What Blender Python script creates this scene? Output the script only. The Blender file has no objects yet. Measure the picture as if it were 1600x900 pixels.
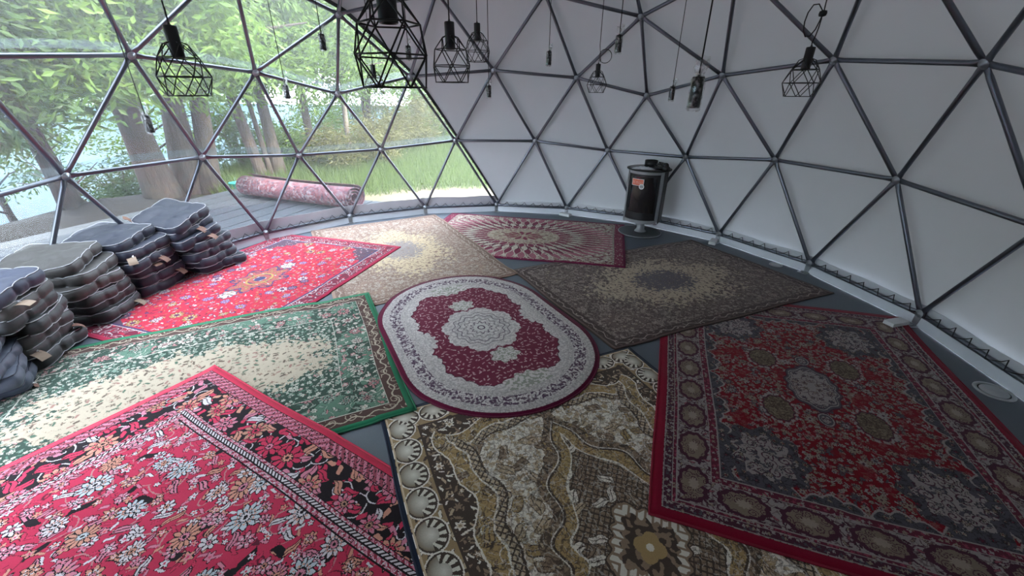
import bpy, math, random
import numpy as np
from mathutils import Vector, Matrix

# ---------------------------------------------------------------- camera, sky, sun, exposure
SC = bpy.context.scene
COL = SC.collection
PI = math.pi
R = 3.4          # dome radius to the hub centres (m)
HB = 0.10        # height of the base hubs above the floor

cam_d = bpy.data.cameras.new('camera'); cam = bpy.data.objects.new('camera', cam_d); COL.objects.link(cam)
cam_d.sensor_width = 36.0; cam_d.sensor_fit = 'HORIZONTAL'; cam_d.lens = 14.389
cam_d.clip_start = 0.02; cam_d.clip_end = 400
_az, _pi, _ro = math.radians(-36.606), math.radians(-25.477), math.radians(0.367)
_f = Vector((math.cos(_az)*math.cos(_pi), math.sin(_az)*math.cos(_pi), math.sin(_pi)))
_r = _f.cross(Vector((0, 0, 1))).normalized(); _u = _r.cross(_f)
_rr = _r*math.cos(_ro) + _u*math.sin(_ro); _uu = _u*math.cos(_ro) - _r*math.sin(_ro)
_m = Matrix((_rr, _uu, -_f)).transposed().to_4x4(); _m.translation = Vector((-2.3512, 1.4839, 1.6384))
cam.matrix_world = _m
SC.camera = cam

world = bpy.data.worlds.new('sky'); SC.world = world; world.use_nodes = True
_nt = world.node_tree; _bg = _nt.nodes['Background']
_bg.inputs['Color'].default_value = (0.78, 0.87, 1.0, 1); _bg.inputs['Strength'].default_value = 4.3

sun_d = bpy.data.lights.new('sun', 'SUN'); sun = bpy.data.objects.new('sun', sun_d); COL.objects.link(sun)
sun_d.energy = 4.4; sun_d.angle = math.radians(1.0); sun_d.color = (1.0, 0.93, 0.80)
_sa, _se = math.radians(205), math.radians(36)      # sun stands behind the photographer, to the right
sun.rotation_euler = Vector((math.cos(_sa)*math.cos(_se), math.sin(_sa)*math.cos(_se), math.sin(_se))).to_track_quat('Z', 'Y').to_euler()
sun.location = (-12, -6, 12)

SC.view_settings.view_transform = 'Standard'; SC.view_settings.look = 'None'
SC.view_settings.gamma = 1.0; SC.view_settings.use_curve_mapping = False
SC.view_settings.exposure = 1.55

rng = random.Random(7)
nrng = np.random.RandomState(7)

# ---------------------------------------------------------------- object helpers
def obj(name, mesh, parent=None, mat=None):
    o = bpy.data.objects.new(name, mesh); COL.objects.link(o)
    if parent: o.parent = parent
    if mat is not None and mesh is not None and len(mesh.materials) == 0: mesh.materials.append(mat)
    return o
def empty(name, loc=(0, 0, 0), rz=0.0):
    o = bpy.data.objects.new(name, None); COL.objects.link(o); o.empty_display_size = 0.1
    o.location = loc; o.rotation_euler = (0, 0, rz); return o
def tag(o, label=None, cat=None, group=None, kind=None):
    if label: o['label'] = label
    if cat: o['category'] = cat
    if group: o['group'] = group
    if kind: o['kind'] = kind
    return o

class MB:
    """collects shapes into one mesh"""
    def __init__(s): s.v = []; s.f = []; s.sm = []
    def add(s, vs, fs, smooth=True):
        n = len(s.v); s.v.extend(tuple(p) for p in vs)
        for f in fs: s.f.append(tuple(i+n for i in f)); s.sm.append(smooth)
        return s
    def box(s, c, d, rot=None):
        c = Vector(c); h = Vector(d)/2; vs = []
        for x in (-1, 1):
            for y in (-1, 1):
                for z in (-1, 1):
                    p = Vector((x*h.x, y*h.y, z*h.z))
                    if rot is not None: p = rot @ p
                    vs.append(c+p)
        return s.add(vs, [(0,1,3,2),(4,6,7,5),(0,4,5,1),(2,3,7,6),(0,2,6,4),(1,5,7,3)], False)
    def tube(s, pts, r, n=6, cap=True, closed=False):
        pts = [Vector(p) for p in pts]; m = len(pts)
        rs = r if isinstance(r, (list, tuple)) else [r]*m
        vs = []; fs = []; prev = None
        for i, p in enumerate(pts):
            if closed: t = pts[(i+1) % m]-pts[i-1]
            else: t = pts[min(i+1, m-1)]-pts[max(i-1, 0)]
            t.normalize()
            if prev is None:
                a = Vector((0, 0, 1)) if abs(t.z) < .9 else Vector((1, 0, 0))
                prev = (a - t*a.dot(t)).normalized()
            else:
                prev = (prev - t*prev.dot(t))
                if prev.length < 1e-6: prev = t.orthogonal()
                prev.normalize()
            b = t.cross(prev)
            for k in range(n):
                an = 2*PI*k/n; vs.append(p + (prev*math.cos(an)+b*math.sin(an))*rs[i])
        for i in range(m if closed else m-1):
            j = (i+1) % m
            for k in range(n):
                k2 = (k+1) % n; fs.append((i*n+k, i*n+k2, j*n+k2, j*n+k))
        if cap and not closed:
            fs.append(tuple(range(n-1, -1, -1))); fs.append(tuple((m-1)*n+k for k in range(n)))
        return s.add(vs, fs, True)
    def lathe(s, prof, n=24, c=(0, 0, 0), smooth=True, squash=(1, 1)):
        vs = []; fs = []; c = Vector(c)
        for (r, z) in prof:
            for k in range(n):
                a = 2*PI*k/n; vs.append(c+Vector((r*math.cos(a)*squash[0], r*math.sin(a)*squash[1], z)))
        for i in range(len(prof)-1):
            for k in range(n):
                k2 = (k+1) % n; fs.append((i*n+k, i*n+k2, (i+1)*n+k2, (i+1)*n+k))
        if prof[0][0] > 1e-5: fs.append(tuple(range(n-1, -1, -1)))
        if prof[-1][0] > 1e-5: fs.append(tuple((len(prof)-1)*n+k for k in range(n)))
        return s.add(vs, fs, smooth)
    def prism(s, poly, z0, z1):
        n = len(poly); vs = [(x, y, z0) for x, y in poly]+[(x, y, z1) for x, y in poly]
        fs = [tuple(range(n-1, -1, -1)), tuple(range(n, 2*n))]+[(i, (i+1) % n, n+(i+1) % n, n+i) for i in range(n)]
        return s.add(vs, fs, False)
    def mesh(s, name, mat=None):
        m = bpy.data.meshes.new(name); m.from_pydata(s.v, [], s.f); m.update()
        m.polygons.foreach_set('use_smooth', s.sm)
        if mat: m.materials.append(mat)
        return m
    def build(s, name, mat, parent=None):
        return obj(name, s.mesh(name, mat), parent)

def fast_mesh(name, V, F, mat=None, smooth=False):
    """numpy arrays to a mesh; F is (n,3) or (n,4)"""
    m = bpy.data.meshes.new(name); k = F.shape[1]; n = len(F)
    m.vertices.add(len(V)); m.vertices.foreach_set('co', np.ascontiguousarray(V, np.float32).ravel())
    m.loops.add(n*k); m.loops.foreach_set('vertex_index', np.ascontiguousarray(F, np.int32).ravel())
    m.polygons.add(n); m.polygons.foreach_set('loop_start', np.arange(0, n*k, k, dtype=np.int32))
    try: m.polygons.foreach_set('loop_total', np.full(n, k, np.int32))
    except Exception: pass
    m.polygons.foreach_set('use_smooth', np.full(n, smooth, bool))
    m.update(calc_edges=True); m.validate()
    if mat: m.materials.append(mat)
    return m

# ---------------------------------------------------------------- shader expression helpers
class E:
    nt = None
    def __init__(s, k): s.s = k
    def __add__(a, b): return mt('ADD', a, b)
    __radd__ = __add__
    def __sub__(a, b): return mt('SUBTRACT', a, b)
    def __rsub__(a, b): return mt('SUBTRACT', b, a)
    def __mul__(a, b): return mt('MULTIPLY', a, b)
    __rmul__ = __mul__
    def __truediv__(a, b): return mt('DIVIDE', a, b)
    def __rtruediv__(a, b): return mt('DIVIDE', b, a)
    def __lt__(a, b): return mt('LESS_THAN', a, b)
    def __gt__(a, b): return mt('GREATER_THAN', a, b)
    def __neg__(a): return mt('MULTIPLY', a, -1.0)
def setin(inp, v):
    if isinstance(v, E): E.nt.links.new(v.s, inp)
    elif isinstance(v, tuple): inp.default_value = (v+(1,))[:4] if len(inp.default_value) == 4 else v[:3]
    else: inp.default_value = v
def mt(op, a, b=None, c=None):
    n = E.nt.nodes.new('ShaderNodeMath'); n.operation = op
    setin(n.inputs[0], a)
    if b is not None: setin(n.inputs[1], b)
    if c is not None: setin(n.inputs[2], c)
    return E(n.outputs[0])
def ab(a): return mt('ABSOLUTE', a)
def mn(a, b): return mt('MINIMUM', a, b)
def mx(a, b): return mt('MAXIMUM', a, b)
def sin(a): return mt('SINE', a)
def cos(a): return mt('COSINE', a)
def at2(y, x): return mt('ARCTAN2', y, x)
def hyp(x, y): return mt('SQRT', x*x+y*y)
def frac(a): return mt('FRACT', a)
def pp(a, k): return mt('PINGPONG', a, k)
def band(d, a, b): return (d > a)*(d < b)
def vec(x, y, z=0.0):
    n = E.nt.nodes.new('ShaderNodeCombineXYZ'); setin(n.inputs[0], x); setin(n.inputs[1], y); setin(n.inputs[2], z); return E(n.outputs[0])
def sep(v):
    n = E.nt.nodes.new('ShaderNodeSeparateXYZ'); setin(n.inputs[0], v); return E(n.outputs[0]), E(n.outputs[1]), E(n.outputs[2])
def noise(v, scale, detail=2.0, rough=.5, dim='3D'):
    n = E.nt.nodes.new('ShaderNodeTexNoise'); n.noise_dimensions = dim
    setin(n.inputs['Vector'], v); setin(n.inputs['Scale'], scale); setin(n.inputs['Detail'], detail); setin(n.inputs['Roughness'], rough)
    return E(n.outputs[0])
def voro(v, scale, rand=1.0):
    n = E.nt.nodes.new('ShaderNodeTexVoronoi'); n.voronoi_dimensions = '2D'; n.feature = 'F1'
    setin(n.inputs['Vector'], v); setin(n.inputs['Scale'], scale); setin(n.inputs['Randomness'], rand)
    return E(n.outputs['Color']), E(n.outputs['Position'])
def mix(f, a, b):
    n = E.nt.nodes.new('ShaderNodeMix'); n.data_type = 'RGBA'
    setin(n.inputs[0], f); setin(n.inputs[6], a); setin(n.inputs[7], b); return E(n.outputs[2])
def mulc(a, b):
    n = E.nt.nodes.new('ShaderNodeMix'); n.data_type = 'RGBA'; n.blend_type = 'MULTIPLY'
    setin(n.inputs[0], 1.0); setin(n.inputs[6], a); setin(n.inputs[7], b); return E(n.outputs[2])
def pick(f, cols):
    n = E.nt.nodes.new('ShaderNodeValToRGB'); cr = n.color_ramp; cr.interpolation = 'CONSTANT'
    while len(cr.elements) < len(cols): cr.elements.new(1.0)
    for i, c in enumerate(cols): cr.elements[i].position = i/len(cols); cr.elements[i].color = (c+(1,))[:4]
    setin(n.inputs[0], f); return E(n.outputs[0])
def ramp(f, stops):
    n = E.nt.nodes.new('ShaderNodeValToRGB'); cr = n.color_ramp
    while len(cr.elements) < len(stops): cr.elements.new(1.0)
    for i, (p, c) in enumerate(stops): cr.elements[i].position = p; cr.elements[i].color = (c+(1,))[:4]
    setin(n.inputs[0], f); return E(n.outputs[0])
def texco(which='Object'):
    n = E.nt.nodes.new('ShaderNodeTexCoord'); return E(n.outputs[which])

def new_mat(name):
    m = bpy.data.materials.new(name); m.use_nodes = True; E.nt = m.node_tree
    return m, m.node_tree.nodes['Principled BSDF']
def simple(name, col, rough=.6, metal=0.0, nscale=0, namt=.15, bump=0, bscale=80, spec=None, sheen=0, coord='Object'):
    m, p = new_mat(name)
    c = col
    if nscale:
        v = texco(coord); nz = noise(v, nscale, 4.0, .6)
        c = mix(nz, tuple(x*(1-namt) for x in col[:3]), tuple(min(1, x*(1+namt)) for x in col[:3]))
    setin(p.inputs['Base Color'], c)
    p.inputs['Roughness'].default_value = rough; p.inputs['Metallic'].default_value = metal
    if spec is not None: p.inputs['Specular IOR Level'].default_value = spec
    if sheen: p.inputs['Sheen Weight'].default_value = sheen; p.inputs['Sheen Roughness'].default_value = .4
    if bump:
        b = E.nt.nodes.new('ShaderNodeBump'); b.inputs['Strength'].default_value = bump; b.inputs['Distance'].default_value = .004
        setin(b.inputs['Height'], noise(texco(coord), bscale, 3.0)); E.nt.links.new(b.outputs[0], p.inputs['Normal'])
    return m
def srgb(r, g, b):
    f = lambda c: (c/255/12.92 if c/255 <= .04045 else ((c/255+.055)/1.055)**2.4)
    return (f(r), f(g), f(b))

# ---------------------------------------------------------------- geodesic frame: frequency four icosahedral hemisphere
_lat = math.atan(.5)
def _sp(az, la): return np.array([math.cos(la)*math.cos(az), math.cos(la)*math.sin(az), math.sin(la)])
T_ = np.array([0, 0, 1.0])
U_ = [_sp(-2*PI*k/5, _lat) for k in range(5)]
L_ = [_sp(-2*PI*(k+.5)/5, -_lat) for k in range(5)]
GV = []; GI = {}
def gvid(p):
    p = p/np.linalg.norm(p)
    for i, q in enumerate(GV):
        if abs(q-p).max() < 1e-4: return i
    GV.append(p); return len(GV)-1
GF = []
def subdiv(A, B, C, cap):
    n = 4; g = {}
    for i in range(n+1):
        for j in range(n+1-i): g[i, j] = gvid(A*i+B*j+C*(n-i-j))     # i counts A
    for i in range(n):
        for j in range(n-i):
            GF.append((g[i, j], g[i+1, j], g[i, j+1], (i+1) if cap else 0))
            if i+j < n-1: GF.append((g[i+1, j], g[i+1, j+1], g[i, j+1], (i+1) if cap else 0))
for k in range(5):
    k1 = (k+1) % 5
    subdiv(T_, U_[k], U_[k1], True); subdiv(L_[k], U_[k], U_[k1], False); subdiv(U_[k1], L_[k], L_[k1], False)
GV = np.array(GV)
GF = [f for f in GF if all(GV[i][2] > -1e-3 for i in f[:3])]
def _face_in(f):     # all triangles wound to face the room
    a, b, c = (GV[i] for i in f[:3])
    return f if np.cross(b-a, c-a) @ (a+b+c) < 0 else (f[0], f[2], f[1], f[3])
GF = [_face_in(f) for f in GF]
GE = sorted({tuple(sorted((f[a], f[b]))) for f in GF for a, b in ((0, 1), (1, 2), (2, 0))})
BASE = [i for i in range(len(GV)) if abs(GV[i][2]) < 1e-3]
def wpos(i, r=R): return Vector(GV[i]*r) + Vector((0, 0, HB))

def _n(p): return p/np.linalg.norm(p)
pA = _n(U_[0]+U_[1]+2*L_[0]); pB = _n(T_+3*U_[0])                  # right border of the clear window
nR = _n(np.cross(pA, pB))
_c, _s = math.cos(2*math.radians(36)), math.sin(2*math.radians(36))
MIR = np.array([[_c, _s, 0], [_s, -_c, 0], [0, 0, 1.0]])            # mirror plane through azimuth 36 degrees
nL = MIR @ nR
_mid = _sp(math.radians(36), .3)
if nR @ _mid < 0: nR = -nR
if nL @ _mid < 0: nL = -nL
def in_window(f):
    c = _n(GV[f[0]]+GV[f[1]]+GV[f[2]])
    return f[3] <= 1 and nR @ c > 0 and nL @ c > 0
WIN = [f for f in GF if in_window(f)]; OPQ = [f for f in GF if not in_window(f)]
_we = {}
for f in WIN:
    for a, b in ((0, 1), (1, 2), (2, 0)):
        e = tuple(sorted((f[a], f[b]))); _we[e] = _we.get(e, 0)+1
BORD = [e for e, c in _we.items() if c == 1 and not (e[0] in BASE and e[1] in BASE)]
bnodes = {i for e in BORD for i in e}
wc = _n(sum((GV[f[0]]+GV[f[1]]+GV[f[2]] for f in WIN), np.zeros(3)))
# the cover lies just outside the tubes; along the window its seam runs a few centimetres beyond the tube
SHELL = {}
for i in range(len(GV)):
    p = GV[i]*(R+.032)
    if i in bnodes:
        t = GV[i]-wc; t = t-GV[i]*(t @ GV[i]); t = _n(t)
        if i in BASE: t = _n(np.array([t[0], t[1], 0]))
        p = p+t*.05
    SHELL[i] = p
def shell_mesh(name, faces, mat, n=6, lift=.96):
    vs = []; ids = {}; fs = []
    def vid(p):
        k = tuple(np.round(p, 4))
        if k not in ids: ids[k] = len(vs); vs.append(p)
        return ids[k]
    for f in faces:
        A, B, C = (SHELL[i] for i in f[:3]); g = {}
        for i in range(n+1):
            for j in range(n+1-i):
                p = (A*i+B*j+C*(n-i-j))/n; rr = np.linalg.norm(p); rt = (R+.032)
                p = p*(1+lift*(rt/rr-1)) if rr < rt else p
                g[i, j] = vid(p+np.array([0, 0, HB]))
        for i in range(n):
            for j in range(n-i):
                fs.append((g[i, j], g[i+1, j], g[i, j+1]))
                if i+j < n-1: fs.append((g[i+1, j], g[i+1, j+1], g[i, j+1]))
    return fast_mesh(name, np.array(vs), np.array(fs), mat, True)

# materials of the building
def fabric_mat():
    m, p = new_mat('cover_fabric'); v = texco()
    nz = noise(v, 2.2, 3.0); fine = noise(v, 90.0, 2.0)
    c = mix(nz, (.54, .565, .60), (.60, .625, .66))
    setin(p.inputs['Base Color'], c); p.inputs['Roughness'].default_value = .55
    p.inputs['Specular IOR Level'].default_value = .35
    b = E.nt.nodes.new('ShaderNodeBump'); b.inputs['Strength'].default_value = .25; b.inputs['Distance'].default_value = .02
    setin(b.inputs['Height'], noise(v, 3.5, 2.0)+fine*.03); E.nt.links.new(b.outputs[0], p.inputs['Normal'])
    tr = E.nt.nodes.new('ShaderNodeBsdfTranslucent'); tr.inputs[0].default_value = (.8, .8, .78, 1)
    mxs = E.nt.nodes.new('ShaderNodeMixShader'); mxs.inputs[0].default_value = .008
    E.nt.links.new(p.outputs[0], mxs.inputs[1]); E.nt.links.new(tr.outputs[0], mxs.inputs[2])
    E.nt.links.new(mxs.outputs[0], E.nt.nodes['Material Output'].inputs[0])
    return m
def pvc_mat():
    m, p = new_mat('clear_pvc'); nt = E.nt; nt.nodes.remove(p)
    tr = nt.nodes.new('ShaderNodeBsdfTransparent'); tr.inputs[0].default_value = (.95, .97, .97, 1)
    tl = nt.nodes.new('ShaderNodeBsdfTranslucent'); tl.inputs[0].default_value = (.93, .94, 1, 1)
    df = nt.nodes.new('ShaderNodeBsdfDiffuse'); df.inputs[0].default_value = (.9, .92, .95, 1)
    gl = nt.nodes.new('ShaderNodeBsdfGlossy'); gl.inputs['Roughness'].default_value = .06
    a = nt.nodes.new('ShaderNodeMixShader'); a.inputs[0].default_value = .25
    nt.links.new(tl.outputs[0], a.inputs[1]); nt.links.new(df.outputs[0], a.inputs[2])
    b = nt.nodes.new('ShaderNodeMixShader')
    hz = .04+noise(texco(), 1.3, 3.0)*.05
    setin(b.inputs[0], hz); nt.links.new(tr.outputs[0], b.inputs[1]); nt.links.new(a.outputs[0], b.inputs[2])
    fr = nt.nodes.new('ShaderNodeFresnel'); fr.inputs[0].default_value = 1.35
    cc = nt.nodes.new('ShaderNodeMixShader'); nt.links.new(fr.outputs[0], cc.inputs[0])
    nt.links.new(b.outputs[0], cc.inputs[1]); nt.links.new(gl.outputs[0], cc.inputs[2])
    nt.links.new(cc.outputs[0], nt.nodes['Material Output'].inputs[0]); return m
M = {}
M['fabric'] = fabric_mat(); M['pvc'] = pvc_mat()
M['steel'] = simple('galvanised_steel', (.17, .185, .22), .33, .92, 6, .2)
M['zinc'] = simple('zinc_plate', (.40, .42, .45), .38, .85, 20, .15)
M['hem'] = simple('grey_hem', (.035, .035, .04), .6, 0, 10, .15)
M['skirt'] = simple('skirt_fabric', (.42, .42, .46), .65, 0, 5, .12, .2, 30)
M['white_band'] = simple('white_band', (.66, .70, .76), .45, 0, 4, .10)
M['rope'] = simple('black_rope', (.018, .018, .022), .7, 0, 60, .3)
M['pad'] = simple('pale_block', (.72, .73, .74), .5, 0, 12, .08)
def floor_mat():
    m, p = new_mat('charcoal_floor'); v = texco(); x, y, z = sep(v)
    nz = noise(v, 3.0, 5.0, .65); sp = noise(v, 160.0, 2.0)
    c = mix(nz, (.078, .096, .122), (.122, .146, .178)); c = mix((sp > .63)*.35, c, (.14, .16, .18))
    setin(p.inputs['Base Color'], c); setin(p.inputs['Roughness'], .42+nz*.25)
    b = E.nt.nodes.new('ShaderNodeBump'); b.inputs['Strength'].default_value = .25; b.inputs['Distance'].default_value = .003
    setin(b.inputs['Height'], sp); E.nt.links.new(b.outputs[0], p.inputs['Normal']); return m
M['floor'] = floor_mat()

# floor slab
mb = MB(); mb.lathe([(R+.06, -.14), (R+.06, -.004), (R+.055, 0)], 80, smooth=False)
tag(mb.build('floor', M['floor']), kind='structure', label='dark charcoal floor under the rugs')
# cover and window
tag(obj('wall_dome', shell_mesh('wall_dome', OPQ, M['fabric'])), kind='structure', label='light grey fabric dome cover')
win = obj('window_1', shell_mesh('window_1', WIN, M['pvc'])); tag(win, kind='structure', label='clear plastic panorama window of the dome')
# welded seams of the clear sheet, just above the two rings of horizontal tubes
def seam_mat():
    m, p = new_mat('pvc_seam'); nt = E.nt; nt.nodes.remove(p)
    tr = nt.nodes.new('ShaderNodeBsdfTransparent'); tr.inputs[0].default_value = (.78, .82, .85, 1)
    tl = nt.nodes.new('ShaderNodeBsdfTranslucent'); tl.inputs[0].default_value = (.7, .75, .8, 1)
    b = nt.nodes.new('ShaderNodeMixShader'); b.inputs[0].default_value = .09; nt.links.new(tr.outputs[0], b.inputs[1]); nt.links.new(tl.outputs[0], b.inputs[2])
    nt.links.new(b.outputs[0], nt.nodes['Material Output'].inputs[0]); return m
SEAM = seam_mat(); _done = set()
for f in WIN:
    for a, b in ((0, 1), (1, 2), (2, 0)):
        e = tuple(sorted((f[a], f[b])))
        if e in _done: continue
        za, zb = GV[e[0]][2], GV[e[1]][2]
        if abs(za-zb) < .12 and .15 < (za+zb)/2 < .6:
            _done.add(e); A, B = SHELL[e[0]], SHELL[e[1]]; mb = MB(); n = 6; vs = []
            for i in range(n+1):
                p = A+(B-A)*i/n; p = p*(1+.96*((R+.032)/np.linalg.norm(p)-1)); o = _n(p); t = np.array([0, 0, 1.0])-o*o[2]; t = _n(t)
                for h in (.012, .075): q = p+t*h; q = _n(q)*(R+.027); vs.append(Vector(q)+Vector((0, 0, HB)))
            mb.add(vs, [(2*i, 2*i+2, 2*i+3, 2*i+1) for i in range(n)], True); mb.build('weld_seam', SEAM, win)
# dark hem along the window border
mb = MB()
for a, b in BORD:
    A, B = SHELL[a], SHELL[b]; n = 8; pts = []
    for i in range(n+1):
        p = A+(B-A)*i/n; rr = np.linalg.norm(p); p = p*(1+.96*((R+.032)/rr-1)) if rr < R+.032 else p
        t = p-wc*np.linalg.norm(p); t = t-p*(t @ p)/(p @ p); t = _n(t); o = p/np.linalg.norm(p)
        q = p-o*.004
        pts.append((q-t*.002, q+t*.045, q-o*.007+t*.045, q-o*.007-t*.002))
    vs = [Vector(q)+Vector((0, 0, HB)) for s in pts for q in s]; fs = []
    for i in range(n):
        for k in range(4): fs.append((4*i+k, 4*i+(k+1) % 4, 4*i+4+(k+1) % 4, 4*i+4+k))
    mb.add(vs, fs, False)
tag(mb.build('trim_1', M['hem']), kind='structure', label='dark hem along the border of the clear window')
# skirt strips inside the cover, lower band of pale sheet
BS = sorted(BASE, key=lambda i: math.atan2(GV[i][1], GV[i][0]))
def ring_pt(i, j, t, z, dr):
    a, b = wpos(BS[i]), wpos(BS[j]); p = a.lerp(b, t); r0 = math.hypot(p.x, p.y)
    zz = z-HB; s = math.sqrt(max(0, 1-(zz/R)**2)); k = (r0*s+dr)/r0
    return Vector((p.x*k, p.y*k, z))
mbw = MB(); mbo = MB(); mbb = MB()
for i in range(20):
    j = (i+1) % 20
    mid = math.degrees(math.atan2(*(((wpos(BS[i])+wpos(BS[j]))/2).yx)))
    inw = -36.5 < mid < 108.5
    n = 6; top = .235 if inw else .165; tgt = mbw if inw else mbo
    for k in range(n):
        t0, t1 = k/n, (k+1)/n
        w0 = .006*math.sin(i*3.1+k*1.7); w1 = .006*math.sin(i*3.1+(k+1)*1.7)
        q = [ring_pt(i, j, t0, .035, .022), ring_pt(i, j, t1, .035, .022), ring_pt(i, j, t1, top+w1, .024), ring_pt(i, j, t0, top+w0, .024)]
        q2 = [p*1.0012 for p in q]
        for a, b in zip(q, q2): b.z = a.z
        tgt.add(q+q2, [(0, 1, 2, 3), (7, 6, 5, 4), (3, 2, 6, 7), (0, 4, 5, 1)], False)
        q = [ring_pt(i, j, t0, .002, -.006), ring_pt(i, j, t1, .002, -.006), ring_pt(i, j, t1, .078, .004), ring_pt(i, j, t0, .078, .004)]
        q2 = [p*1.0016 for p in q]
        for a, b in zip(q, q2): b.z = a.z
        mbb.add(q+q2, [(0, 1, 2, 3), (7, 6, 5, 4), (3, 2, 6, 7), (0, 4, 5, 1)], False)
tag(mbw.build('trim_2', M['skirt']), kind='structure', label='opaque grey skirt under the clear window')
tag(mbo.build('trim_3', M['fabric']), kind='structure', label='folded skirt of the grey cover')
tag(mbb.build('trim_4', M['white_band']), kind='structure', label='pale strip along the foot of the dome')

# tubes, bolted hubs and feet
frame = empty('dome_frame')
tag(frame, 'galvanised steel tube geodesic frame of triangles around the whole room', 'frame')
STR = {}
def strut_mesh(L):
    key = round(L, 3)
    if key in STR: return STR[key]
    r = .0172; n = 10; prof = []
    for z, fl in ((-.5*L-.012, 1), (-.5*L+.035, 1), (-.5*L+.085, 0), (.5*L-.085, 0), (.5*L-.035, 1), (.5*L+.012, 1)):
        prof.append((z, fl))
    vs = []; fs = []
    for z, fl in prof:
        for k in range(n):
            a = 2*PI*k/n
            x = math.cos(a)*(r if not fl else .0045); y = math.sin(a)*(r if not fl else .0235)
            vs.append((x, y, z))
    for i in range(len(prof)-1):
        for k in range(n):
            k2 = (k+1) % n; fs.append((i*n+k, i*n+k2, (i+1)*n+k2, (i+1)*n+k))
    fs.append(tuple(range(n-1, -1, -1))); fs.append(tuple((len(prof)-1)*n+k for k in range(n)))
    mb = MB(); mb.add(vs, fs, True); STR[key] = mb.mesh('strut', M['steel']); return STR[key]
def orient(o, p, z, x):
    z = z.normalized(); x = (x-z*x.dot(z)).normalized(); y = z.cross(x)
    m = Matrix((x, y, z)).transposed().to_4x4(); m.translation = p; o.matrix_local = m
for a, b in GE:
    A, B = wpos(a), wpos(b); mid = (A+B)/2
    o = obj('strut', strut_mesh((B-A).length), frame); orient(o, mid, B-A, mid-Vector((0, 0, HB)))
mb = MB(); mb.lathe([(.012, -.026), (.014, -.022), (.014, -.014), (.031, -.013), (.033, -.010), (.033, .010), (.031, .013), (.014, .014), (.014, .024)], 12)
hub_me = mb.mesh('hub', M['zinc'])
for i in [k for k in range(len(GV)) if GV[k][2] > -1e-3]:
    o = obj('hub', hub_me, frame); p = wpos(i); z = -(p-Vector((0, 0, HB))); orient(o, p, z, Vector((0.3, 0.2, 1)))
mb = MB(); mb.box((.0, 0, -.048), (.010, .05, .085)); mb.box((-.018, 0, -.09), (.012, .05, .004)); mb.box((-.03, 0, -.0955), (.085, .085, .007)); mb.lathe([(.009, -.092), (.009, -.083)], 8, (-.05, 0.02, 0)); mb.lathe([(.009, -.092), (.009, -.083)], 8, (-.05, -.02, 0))
foot_me = mb.mesh('foot', M['zinc'])
for i in BASE:
    o = obj('foot', foot_me, frame); o.location = wpos(i); o.rotation_euler = (0, 0, math.atan2(GV[i][1], GV[i][0]))
    o.location = wpos(i, R-.004)
mbp = MB(); mbp.box((0, 0, .02), (.17, .075, .036)); pad_me = mbp.mesh('foot_block', M['pad'])
for az, dr, tw in ((-90, .06, .3), (-126, .125, .25), (-54, .05, 1.2)):
    o = obj('foot_block', pad_me, frame); a = math.radians(az); o.location = ((R-dr-.03)*math.cos(a), (R-dr-.03)*math.sin(a), .0); o.rotation_euler = (0, 0, a+tw)
    o['label'] = 'pale block under a frame foot'

# black rope lacing the skirt to the base tubes
mb = MB()
for i in range(20):
    j = (i+1) % 20; L = (wpos(BS[i])-wpos(BS[j])).length; n = 8; pts = []
    for k in range(n):
        t = (k+.15)/n; j1 = .006*math.sin(i*1.7+k*2.3)
        pts.append(ring_pt(i, j, t, .112, -.020)); pts.append(ring_pt(i, j, t+.30/n, .101+j1*.5, -.024)); pts.append(ring_pt(i, j, min(.985, t+.62/n), .146+j1, .014)); pts.append(ring_pt(i, j, min(.99, t+.80/n), .124, .004))
    mb.tube(pts, .0036, 5)
tag(mb.build('lacing_rope', M['rope']), 'thin black rope laced zigzag along the foot of the dome', 'rope')

# ---------------------------------------------------------------- rugs
def flw(P, scale, n, rand=.85, ph=0.0):
    """one flower per Voronoi cell: radius in cell units, petal outline, random values"""
    c, pos = voro(P, scale, rand)
    px, py, _ = sep(P); qx, qy, _ = sep(pos); cr, cg, cb = sep(c)
    dx, dy = (px-qx)*scale, (py-qy)*scale
    r = hyp(dx, dy); a = at2(dy, dx)+cr*6.28
    pet = cos(a*float(n))*.5+.5
    return r, pet, cr, cg, a
def flowers(base, P, scale, n, cols, line, heart, size=.30, lobe=.5, rand=.85, edge=.06):
    """flowers with outlined petals, a second inner colour and a heart"""
    r, pet, cr, cg, a = flw(P, scale, n, rand)
    rad = (size*(1-lobe)+pet*(size*lobe))*(.65+cg*.55)
    c = mix(r < rad+edge, base, line)
    c = mix(r < rad, c, pick(cr, cols))
    c = mix(r < rad*.55, c, pick(cg, cols[::-1]))
    return mix(r < rad*.26, c, heart)
def rosettes(base, P, scale, n, cols, line, heart, size=.36, rand=.75, edge=.03):
    """large blossoms: separate outlined petals round a ringed heart"""
    r, pet, cr, cg, a = flw(P, scale, n, rand)
    rad = (.70+pet*.30)*size*(.70+cg*.50); q = r/rad
    col = pick(cr, cols)
    c = mix(r < rad+edge, base, line); c = mix(q < 1.0, c, col)
    c = mix((pet < .16)*band(q, .40, 1.0), c, line)
    c = mix(band(q, .50, .62)*(pet > .35), c, heart); c = mix(band(q, .34, .42), c, line)
    c = mix(q < .34, c, pick(cg, cols[::-1])); return mix(q < .16, c, line)
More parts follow.
